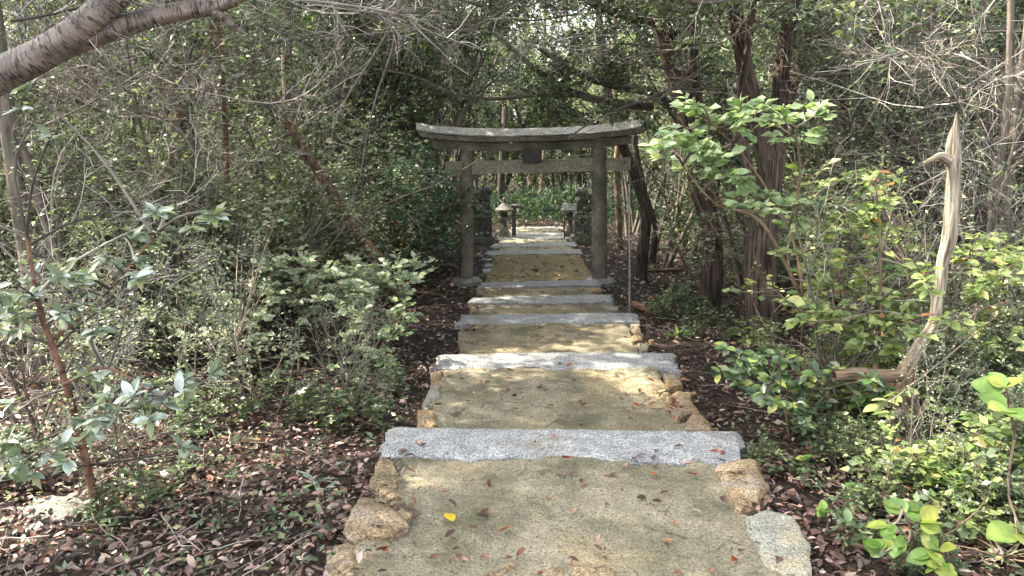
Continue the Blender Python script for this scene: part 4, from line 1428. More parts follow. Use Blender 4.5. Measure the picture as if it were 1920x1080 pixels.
# dark trunks right of the gate, left thicket trunks
TR = [  # label, [(px,py)...], Y, radii, mat, name
    ("dark crooked trunk just right of the thin pole, nearest it", [(1222, 490), (1225, 420), (1205, 350), (1190, 250), (1205, 130), (1215, -60)], None, [.068, .06, .056, .052, .045, .035], 'bark_dark'),
    ("dark leaning trunk right of the gate, second from the pole", [(1205, 470), (1212, 400), (1190, 330), (1165, 270), (1140, 180), (1120, 0)], 11.9, [.09, .08, .08, .07, .06, .05], 'bark_dark'),
    ("slim bare tan trunk rising behind the right end of the gate beams", [(1162, 466), (1160, 400), (1156, 320), (1160, 230), (1150, 120), (1158, -40)], None, [.075, .065, .06, .055, .05, .04], 'bark_tan'),
    ("dark forked trunk in the left thicket above the dark bush", [(640, 330), (632, 235), (622, 212), (640, 180), (655, 150), (690, 60), (700, -40)], 13.0, [.085, .08, .08, .075, .06, .05], 'bark_dark'),
    ("dark upright trunk behind the left end of the gate lintel", [(800, 470), (797, 300), (790, 230), (795, 170), (812, 60), (830, -60)], 14.0, [.10, .09, .085, .08, .07, .05], 'bark_dark'),
    ("stout grey trunk at the left picture edge", [(70, 700), (72, 640), (55, 500), (35, 380), (18, 260), (8, 150), (-20, -60)], None, [.075, .068, .06, .058, .05, .045, .04], 'bark_grey'),
    ("slim brown trunk parallel to the grey one at the left edge", [(118, 560), (95, 440), (60, 330), (30, 240), (6, 120), (-10, -30)], 5.4, [.045, .04, .036, .034, .03, .025], 'bark_grey'),
    ("pale crooked trunk bending in the left thicket, between the grey trunk and the reddish one", [(196, 470), (205, 340), (222, 290), (218, 200), (225, 100), (230, -40)], 9.5, [.075, .065, .06, .055, .05, .04], 'bark_grey'),
    ("reddish sinuous sapling in the left thicket with an S-bend", [(296, 480), (300, 380), (330, 300), (328, 230), (370, 150), (388, 60), (400, -30)], 7.6, [.05, .045, .042, .04, .032, .026, .02], 'bark_tan'),
    ("thin straight reddish sapling right of the sinuous one", [(430, 640), (428, 500), (422, 360), (415, 220), (412, 60), (405, -40)], 7.4, [.034, .032, .03, .027, .022, .018], 'log'),
    ("pair-forming slim grey stem at the far right edge, left one", [(1856, 480), (1862, 400), (1872, 320), (1890, 180), (1895, 60), (1893, -60)], 5.6, [.036, .032, .03, .028, .026, .02], 'bark_grey'),
    ("pair-forming slim grey stem at the far right edge, right one", [(1880, 480), (1884, 400), (1898, 300), (1908, 180), (1925, 60), (1930, -60)], 5.7, [.034, .032, .03, .027, .025, .02], 'bark_grey'),
    ("broad pale trunk in the shade behind the right edge stems", [(1830, 480), (1835, 360), (1840, 240), (1838, 120), (1850, -60)], 8.5, [.16, .14, .13, .13, .11], 'bark_grey'),
    ("brown trunk behind the bleached snag's branch, leaning left", [(1725, 480), (1712, 350), (1700, 250), (1650, 120), (1610, -60)], 7.8, [.15, .12, .10, .09, .08], 'bark_red'),
    ("dark brown trunk between the forked tree and the snag", [(1655, 560), (1660, 440), (1648, 260), (1640, 120), (1625, -60)], 9.0, [.12, .11, .10, .09, .08], 'bark_red'),
    ("dark slender trunk right of the forked tree", [(1592, 560), (1580, 420), (1575, 260), (1590, 120), (1600, -60)], 9.6, [.09, .085, .08, .07, .06], 'bark_dark'),
    ("slim dark trunk seen through the gate behind the left lantern", [(941, 415), (940, 350), (942, 300), (948, 200)], 22.5, [.12, .11, .10, .09], 'bark_dark'),
    ("pale leaning trunk seen through the gate, centre", [(985, 410), (990, 360), (1003, 325), (1020, 250)], 24.5, [.07, .065, .06, .05], 'bark_tan'),
    ("second pale leaning trunk seen through the gate, right of centre", [(1008, 412), (1014, 350), (1018, 325), (1022, 250)], 24.0, [.07, .065, .06, .05], 'bark_tan'),
]
gt = r_(301)
for lab, pp, Y, rad_, mt in TR:
    if Y is None:
        Y = G(*pp[0])[1]
    pts = [R(a, b, Y) for a, b in pp]
    g0 = gz(pts[0][0], Y) - .1
    if pts[0][2] > g0 + .05:
        pts = [np.array((pts[0][0] + gt.normal(0, .03), Y, g0))] + pts
        rad_ = [rad_[0] * 1.15] + rad_
    for i in range(1, len(pts)):
        pts[i] = pts[i] + np.array([0, gt.normal(0, .05), 0]) * (Y > 7)
    t, of = trunk_thing("tree", lab, "tree", [("trunk", pts, rad_)], M[mt], flute=.09, sides=14)
    if Y < 20:
        org = []
        for k in range(6 if Y < 12 else 4):
            q = pts[int(gt.integers(1, len(pts)))]
            a = gt.uniform(0, 2 * PI)
            org.append((q, (math.cos(a), math.sin(a) * .6, gt.uniform(-.1, .7)), gt.uniform(.7, 1.5)))
        twigs_on(t, of, org, gt, r=.010, leaf=('leaf_mid', 2.2, .05, .026, .5))


def limb(label, name, pts, radii, mat, rng=None, org=None, leaf=None, r=.008, sides=14, cat="branch", flute=.08, spec=None):
    t, of = trunk_thing(name, label, cat, [("limb", pts, radii)], M[mat], sides=sides, flute=flute)
    if rng is not None:
        if org is None:
            org = []
            for k in range(10):
                i = rng.integers(1, len(pts))
                f = rng.random()
                q = pts[i - 1] * (1 - f) + pts[i] * f
                a = rng.uniform(0, 2 * PI)
                org.append((q, (math.cos(a), math.sin(a), rng.uniform(-.3, .7)), rng.uniform(.5, 1.1)))
        twigs_on(t, of, org, rng, r=r, leaf=leaf, spec=spec)
    return t, of


# top-left cherry: two great limbs of a tree whose trunk stands left of the frame
Y0 = 2.7
C = lambda px, py, dy=0: R(px, py, Y0 + dy)
cb = np.array([-2.35, 2.7, gz(-2.35, 2.7) - .1])
ch, co = trunk_thing("cherry_tree", "cherry tree reaching thick banded limbs across the top left corner", "tree", [
    ("trunk", [cb, cb + [.02, 0, .9], C(-150, 215), C(-20, 150), C(95, 92), C(190, 20), C(260, -60), C(360, -190)], [.12, .10, .075, .062, .056, .05, .045, .035]),
    ("limb", [C(95, 100, .02), C(180, 66, .02), C(260, 40, .05), C(330, 22, .08), C(390, 14, .1), C(440, 0, .1), C(500, -40, .1)], [.042, .038, .034, .032, .027, .018, .014]),
    ("broken_stub", [C(395, 16, .1), C(420, 34, .1), C(442, 52, .1), C(464, 66, .1)], [.018, .015, .011, .004]),
], M['cherry'], flute=.12, n=90)
gc = r_(402)
crown(ch, co, (-3.3, 3.6, 4.9), 2.1, 2.5, 1.0, 9500, .12, 'leaf_mid', gc)
twigs_on(ch, co, [(C(20, 40), (1, .4, .2), .5), (C(60, 110), (-.6, .5, .2), .5), (C(495, -5, .1), (1, .5, -.2), .6), (C(330, -120), (1, .8, -.6), .9)], gc, r=.006)

gl = r_(410)
Q = lambda Y, *pp: [R(a, b, Y + dy) for a, b, dy in pp]
limb("long pale grey branch sweeping down rightwards over the gate lintel", "hanging_branch",
     Q(9.6, (890, 30, .6), (960, 92, .4), (1030, 150, .2), (1100, 182, 0), (1175, 196, 0), (1222, 200, .1)), [.022, .03, .035, .045, .05, .055], 'bark_grey', gl, leaf=('leaf_mid', 9, .055, .032, .5))
limb("thin grey branch bowing in a long curve above the gate lintel", "hanging_branch",
     Q(9.4, (700, 128, .2), (780, 145, .1), (850, 175, 0), (930, 185, 0), (1010, 178, 0), (1100, 182, .2)), [.012, .016, .018, .022, .024, .026], 'bark_grey', gl, leaf=('leaf_mid', 12, .055, .032, .5), r=.005, spec=SP_FEW)
limb("thick dark branch slanting above the right half of the lintel", "hanging_branch",
     Q(10.5, (1010, 90, 0), (1080, 135, 0), (1150, 160, 0), (1215, 172, 0), (1260, 200, .2)), [.03, .045, .055, .06, .06], 'bark_dark', gl)
limb("brown limb entering from the top edge above the right of the gate", "hanging_branch",
     Q(7.0, (1060, -30, -.4), (1110, 5, -.2), (1165, 28, 0), (1235, 45, 0), (1290, 90, .4)), [.03, .034, .036, .04, .04], 'bark_red', gl, r=.007)
limb("thin bare branch hanging from the top edge, with a pale hooked bend", "hanging_branch",
     Q(5.0, (700, -40, 0), (722, 5, 0), (738, 22, 0), (750, 8, 0), (756, -30, 0)), [.02, .018, .018, .017, .016], 'bark_grey', gl,
     [(R(742, 24, 5), (-.5, .3, -1), .9), (R(748, 15, 5), (-.1, .2, -1), 1.4), (R(735, 22, 5), (-1, .2, -.35), 1.1), (R(725, 5, 5), (-1, .3, -.1), 1.2), (R(750, 10, 5), (.5, .3, -.9), .6)], spec=SP_FEW)
limb("slender pale twigged branch drooping over the right end of the lintel", "hanging_branch",
     Q(8.6, (1330, 120, .2), (1270, 160, .1), (1215, 185, 0), (1160, 205, 0), (1100, 235, 0), (1060, 262, 0)), [.022, .018, .014, .012, .009, .006], 'bark_grey', gl, r=.005, spec=SP_FEW)
limb("bare pale branch crossing before the left gate pillar", "hanging_branch",
     Q(7.2, (560, 470, .3), (640, 430, .2), (740, 375, 0), (820, 345, 0), (893, 302, 0)), [.012, .010, .008, .006, .003], 'bark_grey', gl, [(R(650, 425, 7.3), (-.3, 0, 1), .5), (R(740, 375, 7.2), (.6, 0, -.5), .4)], r=.003, spec=SP_FEW)
# tangle of long thin hanging branches across the top
for k in range(58):
    px = gl.uniform(20, 1900); py = gl.uniform(-60, 230)
    if 480 < px < 1500: py = gl.uniform(-80, 70)
    Y = gl.uniform(5.5, 9.5)
    dx = gl.uniform(120, 330) * (1 if gl.random() < .5 else -1)
    dy = gl.uniform(-60, 130 if not 480 < px < 1500 else 60)
    pts = Q(Y, (px, py, 0), (px + dx * .3, py + dy * .15 + gl.normal(0, 12), gl.normal(0, .2)), (px + dx * .65, py + dy * .55 + gl.normal(0, 14), gl.normal(0, .3)), (px + dx, py + dy, gl.normal(0, .4)))
    side = next(t_ for a_, t_ in LMARK if px + dx / 2 < a_)
    tn = "thin pale branch" if Y > 7.5 else "slender pale branch hanging nearer"
    limb("%s in the overhead tangle %s, %s" % (tn, side, "leafy" if k % 2 else "bare"), "bare_branch", pts, [.013, .010, .007, .003], 'bark_grey', gl, leaf=('leaf_mid', 5.0, .05, .028, .5) if k % 2 else None, r=.0038, sides=7)
for o in COL.objects:
    if o.name.startswith("bare_branch"):
        o["group"] = "thin branches of the overhead tangle"

# rusty leaning log
YL = 7.9
limb("rusty red-brown dead trunk leaning up leftwards through the left thicket", "leaning_log",
     Q(YL, (752, 556, 0), (722, 500, 0), (690, 462, 0), (650, 400, .05), (612, 345, .1), (575, 290, .1), (545, 240, .15), (520, 190, .2)), [.066, .064, .06, .055, .05, .046, .04, .03], 'log', gl, [(R(600, 320, YL), (-1, 0, .5), .5)], cat="log")
limb("short rusty broken stem slanting in the left thicket right of the reddish sapling", "leaning_log",
     Q(7.8, (300, 400, 0), (345, 340, 0), (372, 300, 0), (385, 280, 0)), [.02, .035, .045, .035], 'log', None, cat="log")

# left foreground sapling (stem of the silver-leaved shrub)
# right: bleached snag
YS = 3.55
Sn = lambda px, py, dy=0: R(px, py, YS + dy)
sn, so = trunk_thing("dead_snag", "bleached dead snag standing splintered among the bright leaves on the right", "dead tree", [
    ("stump", [Sn(1712, 965), Sn(1704, 896), Sn(1699, 858), Sn(1700, 810), Sn(1698, 776), Sn(1686, 743), Sn(1695, 704), Sn(1719, 656)], [.055, .040, .038, .040, .048, .052, .036, .024]),
    ("snag", [Sn(1686, 726), Sn(1697, 700), Sn(1719, 656), Sn(1750, 608), Sn(1757, 565), Sn(1763, 530), Sn(1768, 490), Sn(1780, 450), Sn(1786, 395), Sn(1788, 350), Sn(1790, 300), Sn(1791, 255), Sn(1794, 210)],
     [.030, .030, .028, .025, .024, .024, .025, .030, .031, .029, .028, .018, .002]),
    ("side_branch", [Sn(1786, 305), Sn(1765, 292), Sn(1748, 298), Sn(1730, 307)], [.022, .018, .012, .007]),
    ("broken_branch", [Sn(1700, 700), Sn(1655, 704, -.05), Sn(1610, 700, -.1), Sn(1562, 704, -.15)], [.026, .030, .030, .024]),
    ("knot", [Sn(1690, 810), Sn(1668, 795, -.05), Sn(1655, 803, -.08)], [.028, .018, .010]),
    ("splinter", [Sn(1780, 310), Sn(1781, 265), Sn(1786, 238)], [.016, .011, .002]),
    ("splinter", [Sn(1798, 320), Sn(1800, 280), Sn(1797, 250)], [.010, .007, .002]),
    ("splinter", [Sn(1757, 600), Sn(1748, 560), Sn(1744, 535)], [.012, .008, .002]),
    ("splinter", [Sn(1690, 770, -.04), Sn(1664, 790, -.08), Sn(1650, 800, -.1)], [.016, .011, .003]),
], M['dead'], flute=.34, sides=34, n=150)
for ch_ in sn.children:
    if ch_.name.startswith(("broken_branch", "knot", "stump")):
        ch_.data.materials[0] = M['dead_dark']
# fallen sticks and log on the ground
for lab, a, b, r in (("broken pale log lying on the litter right of the path by the pole", (1208, 513), (1302, 511), .03),
                     ("reddish rotten log beside the path right of the third step slab", (1188, 580), (1240, 603), .045),
                     ("short brown log at the left picture edge near the flat pale rock", (-20, 925), (50, 915), .035),
                     ("sunlit stick lying left of the path under the pale shrub", (745, 548), (840, 560), .02)):
    p0, p1 = G(*a), G(*b)
    up = np.array([0, 0, r * 1.2])
    mid = (p0 + p1) / 2 + [0, 0, .01]
    o = part("fallen_log", trunk_mesh("fallen_log", [p0 + up, mid + up, p1 + up], [r, r * 1.05, r * .6], 12, 20, p0, .12, int(a[0]) % 50), M['log'] if 'red' in lab else M['dead_dark'], loc=p0)
    tag(o, lab, "log")
# flat pale rock bottom left
c = G(95, 950)
ol = [RZ(px, py, c[2] + .03) for px, py in ((35, 955), (60, 932), (110, 928), (160, 935), (158, 958), (120, 972), (60, 972))]
tag(part("flat_rock", rock_mesh("flat_rock", ol, c[2] + .03, .08, 55, dome=.02, n=22), M['grey_rock']), "flat pale mossy rock in the litter at the bottom left", "rock")


# ------------------------------------------------------------------ single leaves as parts
def leaf_obj_mesh(name, wide=.5, fold=.10, droop=.16, n=6, wavy=0.0):
    V, Fc = [], []
    for i in range(n + 1):
        t = i / n
        wd = math.sin(PI * min(t * 1.0, 1) ** .85) ** .8 * wide * .5 if 0 < t < 1 else 0.0
        z = -droop * t * t + math.sin(t * 9) * wavy
        V += [(t, -wd, z + fold * wd * 2 + .0), (t, 0, z), (t, wd, z + fold * wd * 2)]
    for i in range(n):
        a = i * 3
        Fc += [(a, a + 3, a + 4, a + 1), (a + 1, a + 4, a + 5, a + 2)]
    me = bpy.data.meshes.new(name)
    me.from_pydata(V, [], Fc)
    me.polygons.foreach_set("use_smooth", [True] * len(Fc))
    me.update()
    return me


LEAFS = {}


def leaf_me(kind, mat):
    key = (kind, mat)
    if key not in LEAFS:
        prm = dict(long=dict(wide=.44, fold=.12, droop=.14), oval=dict(wide=.55, fold=.14, droop=.10), round=dict(wide=.82, fold=.10, droop=.08), lance=dict(wide=.17, fold=.2, droop=.3), blade=dict(wide=.05, fold=.2, droop=.25),
                   dry=dict(wide=.42, fold=.45, droop=-.22), cup=dict(wide=.5, fold=.2, droop=.25))[kind]
        me = leaf_obj_mesh("leaf", **prm)
        me.materials.append(M[mat])
        LEAFS[key] = me
    return LEAFS[key]


def put_leaf(parent, off, pos, d, up, size, kind, mat, name="leaf"):
    X = Vector(d).normalized()
    Y = Vector(up).cross(X).normalized()
    Z = X.cross(Y)
    m3 = Matrix((X, Y, Z)).transposed() * size
    o = bpy.data.objects.new(name, leaf_me(kind, mat))
    COL.objects.link(o)
    if parent is not None:
        o.parent = parent
    o.matrix_local = Matrix.Translation(Vector(np.asarray(pos) - off)) @ m3.to_4x4()
    return o


def hero(name, label, cat, base, joints, clusters, rng, kind='oval', mat='o_pale', size=.07, stem_r=.012, twig_r=.004, bark='bark_tan', twigm='twig_brown', maxleaf=300, extra_mat='leaf_pale', flat=.6, whorl=False, group=None, dens=1.6):
    """base point; joints: extra skeleton points (main stem polylines); clusters: (centre point, spread, n leaves, twigs).
    A shrub with every leaf a part of its own up to maxleaf."""
    base = np.asarray(base, float)
    t = thing(name, label, cat, tuple(base), group)
    for ji, pl in enumerate(joints):
        pl = [np.asarray(q, float) for q in pl]
        rr = np.linspace(stem_r, stem_r * .4, 5) * (.4 if ji and stem_r > .015 else 1)
        part("stem", trunk_mesh("stem", pl, rr, 9, 26, base, .07, int(rng.integers(99))), M[bark], t)
    skel = np.vstack([catmull(pl, 20) for pl in joints])
    P, Rr, L = [], [], []
    for (c, sp, nl, ntw) in clusters:
        c = np.asarray(c, float)
        sk = skel[skel[:, 2] < c[2] + .15]
        if len(sk) == 0: sk = skel
        dd = np.linalg.norm(sk - c, axis=1) + np.abs(rng.normal(0, .05, len(sk)))
        a = sk[int(np.argmin(dd))]
        mid = (a + c) / 2 + rng.normal(0, .05, 3) * np.linalg.norm(c - a)
        hub = c - (c - a) / (np.linalg.norm(c - a) + 1e-6) * sp * .6
        main = catmull([a, mid, hub], 6)
        P.append(main); Rr.append(np.linspace(twig_r * 1.9, twig_r, 6))
        for k in range(ntw):
            e = c + rng.normal(0, sp * .55, 3) * [1, 1, 1 - flat * .5]
            st = main[int(rng.integers(3, 6))]
            tw = catmull([st, (st + e) / 2 + rng.normal(0, sp * .12, 3), e], 6)
            P.append(tw); Rr.append(np.linspace(twig_r * .8, twig_r * .4, 6))
            m = max(2, int(round(nl / ntw * dens)))
            for j in range(m):
                if whorl:
                    s = 5 - rng.random() * .6
                    a_ = j * 2 * PI / m + rng.normal(0, .25)
                    tan = nrm(tw[5] - tw[3])
                    ref = np.array([0, 0, 1.0]) if abs(tan[2]) < .9 else np.array([1.0, 0, 0])
                    u1 = nrm(np.cross(tan, ref)); u2 = np.cross(tan, u1)
                    d = nrm(tan * rng.uniform(.1, .7) + (u1 * math.cos(a_) + u2 * math.sin(a_)))
                    d = d + rng.normal(0, .25, 3)
                    d[2] = d[2] * .35 - .02
                    up = tan * .3 + [0, -.25, 1] + rng.normal(0, .3, 3)
                else:
                    s = 1.2 + 3.8 * (j + .5) / m
                    i = min(int(s), 4)
                    tan = nrm(tw[i + 1] - tw[i])
                    sd_ = nrm(np.cross(tan, [0, 0, 1])) * (1 if j % 2 else -1)
                    d = nrm(tan * .8 + sd_ * rng.uniform(.5, 1.2) + rng.normal(0, .2, 3) * [1, 1, .6])
                    d[2] = d[2] * .7 - .05
                    up = np.array([-.45 if base[0] > 0 else -.1, -.35, 1.0]) + rng.normal(0, .38, 3)
                i = min(int(s), 4)
                q = tw[i] + (tw[i + 1] - tw[i]) * (s - i)
                L.append((q, d, up, size * rng.uniform(.6, 1.15)))
    part("twigs", tube_mesh("twigs", np.array(P), np.array(Rr), 5, base, 0, 0, rng), M[twigm], t, kind="stuff")
    idx = rng.permutation(len(L))
    for i in idx[:maxleaf]:
        q, d, up, s = L[i]
        put_leaf(t, base, q, d, up, s, kind, mat)
    rest = [L[i] for i in idx[maxleaf:]]
    if rest:
        wd = dict(long=.4, oval=.55, round=.82, lance=.17)[kind]
        s = np.array([q[3] for q in rest])
        part("foliage", leaf_mesh_np("foliage", np.array([q[0] for q in rest]), np.array([q[1] for q in rest]), np.array([q[2] for q in rest]), s, s * wd, LT4, rng, base, True), M[extra_mat], t, kind="stuff")
    return t


def cl(rng, boxes):
    """boxes: (px0,py0,px1,py1,Y0,Y1,count,spread,leaves,twigs)"""
    out = []
    for x0, y0, x1, y1, a, b, n, sp, nl, tw in boxes:
        for k in range(n):
            out.append((R(rng.uniform(x0, x1), rng.uniform(y0, y1), rng.uniform(a, b)), sp, nl, tw))
    return out


# silver-leaved shrub, left foreground
h = r_(501)
b = G(186, 985)
stem = [b, R(165, 880, b[1]), R(130, 740, b[1] + .05), R(95, 640, b[1] + .1), R(70, 560, b[1] + .1), R(50, 440, b[1] + .2)]
hero("silver_leaf_shrub", "near left sapling with large silvery-green leaves in whorls", "shrub", b, [stem, [R(120, 720, b[1]), R(200, 690, b[1] - .1), R(300, 745, b[1] - .15)], [R(95, 640, b[1] + .1), R(190, 560, b[1] + .2), R(300, 430, b[1] + .3)]],
     cl(h, [(0, 470, 60, 610, 2.9, 3.4, 6, .07, 10, 2), (70, 480, 230, 560, 2.9, 3.4, 8, .07, 9, 2), (20, 560, 180, 600, 2.9, 3.3, 5, .06, 9, 2), (200, 400, 240, 440, 3.2, 3.5, 1, .05, 6, 1),
            (260, 400, 340, 450, 3.1, 3.5, 4, .05, 7, 1), (360, 385, 410, 430, 3.1, 3.4, 2, .05, 7, 1), (0, 760, 120, 880, 2.7, 3.2, 7, .07, 9, 2), (160, 720, 300, 800, 2.7, 3.1, 8, .07, 9, 2),
            (300, 680, 380, 740, 2.8, 3.2, 4, .05, 7, 1), (330, 830, 380, 850, 2.7, 3.0, 1, .04, 5, 1), (140, 860, 160, 890, 2.6, 2.8, 1, .04, 4, 1), (40, 160, 140, 220, 3.0, 3.4, 2, .05, 6, 1), (90, 235, 130, 250, 3, 3.2, 1, .04, 4, 1)]),
     h, kind='long', mat='o_silver', size=.078, stem_r=.020, twig_r=.0036, bark='log', twigm='twig', whorl=True, dens=2.3)

sil = [o for o in COL.objects if o.name == "silver_leaf_shrub"][0]
twigs_on(sil, np.array(sil.location), [(stem[k] + np.array([0, 0, h.uniform(-.1, .1)]), (h.uniform(-1, 1), h.uniform(-.2, 1), h.uniform(-.1, .6)), h.uniform(.5, 1.0)) for k in (2, 2, 3, 3, 3, 4, 4, 4, 5, 5, 1)], h, r=.006, partname="bare_twigs")

# pale broad shrub, left middle
h = r_(502)
b = G(560, 690)
js = [[G(px, py), R((px + tx) / 2, (py + ty) / 2, Y), R(tx, ty, Y)] for px, py, tx, ty, Y in
      ((560, 700, 560, 560, 6.0), (500, 740, 470, 600, 5.6), (640, 680, 660, 560, 6.3), (430, 720, 380, 600, 5.8), (700, 640, 730, 540, 6.6), (620, 700, 600, 520, 6.2))]
hero("pale_leaf_shrub", "broad pale green shrub spreading in flat tiers left of the path below the gate", "shrub", b, js,
     cl(h, [(480, 470, 700, 560, 5.9, 6.8, 48, .14, 16, 4), (340, 520, 520, 620, 5.4, 6.4, 26, .13, 13, 4), (660, 490, 790, 560, 6.2, 7.0, 22, .13, 15, 4), (240, 560, 360, 640, 5.2, 6.0, 10, .12, 12, 3),
            (560, 560, 740, 600, 5.6, 6.4, 12, .12, 12, 3)]),
     h, kind='oval', mat='o_pale', size=.074, stem_r=.010, twig_r=.003, extra_mat='leaf_frost', flat=.85, dens=3.0)
h = r_(503)
b = G(690, 700)
hero("green_leaf_shrub", "lower green shrub right of and below the pale tiered one, by the path", "shrub", b, [[b, R(690, 650, b[1]), R(700, 600, b[1])], [b, R(720, 640, b[1]), R(760, 580, b[1])]],
     cl(h, [(640, 585, 780, 640, 5.0, 6.0, 14, .11, 12, 3), (630, 640, 740, 700, 4.9, 5.6, 10, .11, 12, 3), (730, 560, 770, 585, 5.4, 5.6, 3, .08, 8, 2)]),
     h, kind='oval', mat='o_bright', size=.058, stem_r=.008, twig_r=.0026, extra_mat='leaf_mid', flat=.7, dens=2.2)
h = r_(504)
b = G(470, 770)
hero("sparse_green_shrub", "sparse small-leaved shrub in front of the pale tiered one", "shrub", b, [[b, R(470, 700, b[1]), R(440, 640, b[1])], [b, R(520, 690, b[1]), R(540, 640, b[1])]],
     cl(h, [(360, 620, 560, 700, 4.4, 5.4, 18, .12, 9, 3), (430, 340, 600, 440, 6.5, 7.4, 12, .13, 12, 3)]),
     h, kind='oval', mat='o_pale', size=.058, stem_r=.008, twig_r=.0026, extra_mat='leaf_pale', flat=.7, dens=1.8)

# dark fine-leaved bush left of the gate: in front of the left pillar
h = r_(505)
SPD = dict(wob=[.2, .18, .15], up=[.0, .02, .05], kids=[0, 9, 12], start=[0, .1, .2], ang=[0, .8, .95], len=[0, .45, .55], rmin=.004, flat=.6)
for px, py, s, lab in ((735, 545, .95, "dark fine-leaved bush crowding the left gate pillar"), (690, 500, 1.15, "dark blue-green bush left of the gate, behind the leaning log"),
                       (800, 505, .62, "small dark bush right beside the left gate pillar")):
    g0 = G(px, py)
    p_ = mk_shrub(int(px), 1.9 * s, 'leaf_teal' if px != 800 else 'leaf_dark', 7, 11, .012, .062, .034, .5, "dark_bush", SPD, .7, LT4)
    place(p_, g0[0], g0[1], 1.0, 0, lab, "bush", None)

# bright leaf spray on the right in front of the trunks
h = r_(506)
b = G(1500, 700)
YR = 4.0
st1 = [b, R(1505, 560, 4.3), R(1480, 430, 4.2), R(1400, 300, 4.0), R(1330, 230, 3.9)]
st2 = [R(1505, 560, 4.3), R(1430, 420, 4.0), R(1340, 380, 3.9), R(1280, 310, 3.8)]
st3 = [R(1480, 430, 4.2), R(1500, 330, 4.0), R(1490, 240, 3.9)]
hero("bright_leaf_shrub", "bright green leaf spray spread before the red-brown trunks right of the gate", "shrub", b, [st1, st2, st3],
     cl(h, [(1260, 175, 1400, 250, 3.7, 4.2, 11, .09, 12, 3), (1420, 190, 1550, 260, 3.7, 4.2, 9, .09, 12, 3), (1225, 245, 1320, 310, 3.6, 4.1, 7, .08, 10, 3), (1300, 260, 1420, 350, 3.7, 4.1, 9, .08, 11, 3),
            (1360, 350, 1440, 400, 3.7, 4.1, 5, .07, 9, 2), (1430, 360, 1510, 420, 3.8, 4.2, 4, .06, 8, 2), (1330, 520, 1380, 560, 4.2, 4.6, 1, .06, 4, 1)]),
     h, kind='oval', mat='o_bright', size=.074, stem_r=.010, twig_r=.003, extra_mat='o_brightm', flat=.8, dens=2.1)
# lime leaved mass around the snag
h = r_(507)
b = G(1600, 800)
js = [[G(1600, 800), R(1610, 640, 4.3), R(1560, 480, 4.2), R(1520, 360, 4.2)], [G(1640, 820), R(1650, 600, 4.0), R(1650, 450, 4.0), R(1640, 340, 4.0)],
      [G(1560, 770), R(1540, 640, 4.4), R(1500, 560, 4.4)], [G(1720, 840), R(1720, 640, 4.2), R(1700, 500, 4.3)]]
hero("lime_leaf_shrub", "large yellow-green leafy shrub in the sun left of the bleached snag", "shrub", b, js,
     cl(h, [(1480, 400, 1740, 600, 3.9, 4.9, 62, .11, 13, 3), (1480, 320, 1700, 400, 3.9, 4.9, 16, .11, 9, 3), (1500, 580, 1700, 660, 3.7, 4.5, 22, .10, 12, 3)]),
     h, kind='oval', mat='o_lime', size=.074, stem_r=.011, twig_r=.003, extra_mat='leaf_lime', flat=.75, dens=1.5)
h = r_(508)
b = G(1830, 700)
hero("lime_leaf_shrub", "yellow-green shrub right of the bleached snag under the slim stems", "shrub", b, [[b, R(1830, 600, 4.6), R(1820, 480, 4.6)], [b, R(1880, 600, 4.5), R(1890, 520, 4.5)]],
     cl(h, [(1800, 440, 1915, 560, 4.0, 5.0, 20, .11, 11, 3), (1715, 430, 1760, 640, 3.15, 3.4, 6, .05, 6, 2), (1650, 740, 1730, 800, 3.0, 3.3, 3, .05, 5, 2), (1780, 580, 1915, 680, 3.8, 4.6, 9, .10, 9, 3)]),
     h, kind='oval', mat='o_lime', size=.07, stem_r=.010, twig_r=.003, extra_mat='leaf_lime', flat=.75, dens=1.5)
# glossy camellia lower right
h = r_(509)
b = G(1480, 830)
hero("camellia_shrub", "low glossy dark green camellia beside the path on the right", "shrub", b, [[b, R(1470, 760, b[1]), R(1440, 700, b[1])], [b, R(1520, 770, b[1]), R(1560, 730, b[1])]],
     cl(h, [(1370, 655, 1500, 720, 3.5, 4.1, 15, .08, 9, 3), (1420, 710, 1560, 790, 3.3, 3.8, 13, .08, 8, 2), (1560, 690, 1660, 760, 3.3, 3.8, 5, .08, 7, 2)]),
     h, kind='oval', mat='o_camellia', size=.066, stem_r=.010, twig_r=.003, extra_mat='leaf_dark', flat=.6, whorl=True, dens=2.2)
# round-leaved creepers bottom right
h = r_(510)
b = G(1720, 1060)
hero("round_leaf_creeper", "creeper with large round light green leaves at the bottom right", "plant", b, [[b, R(1710, 1000, 2.45), R(1690, 950, 2.4)], [b, R(1760, 1040, 2.4), R(1770, 1000, 2.4)]],
     [(R(1665, 995, 2.35), .03, 2, 1), (R(1700, 960, 2.45), .04, 4, 1), (R(1730, 985, 2.4), .04, 5, 2), (R(1755, 1035, 2.35), .04, 5, 2), (R(1700, 1030, 2.4), .04, 4, 1), (R(1770, 1065, 2.3), .04, 4, 1), (R(1650, 1040, 2.4), .04, 3, 1)],
     h, kind='round', mat='o_round', size=.078, stem_r=.006, twig_r=.0028)
b = G(1905, 880)
hero("round_leaf_creeper", "three large oval leaves at the right picture edge above the grasses", "plant", b, [[b, R(1900, 800, 2.6), R(1890, 740, 2.6)]],
     [(R(1885, 725, 2.55), .03, 3, 1), (R(1890, 760, 2.5), .03, 3, 1), (R(1915, 1000, 2.3), .02, 2, 1)], h, kind='round', mat='o_round', size=.105, stem_r=.006, twig_r=.003)
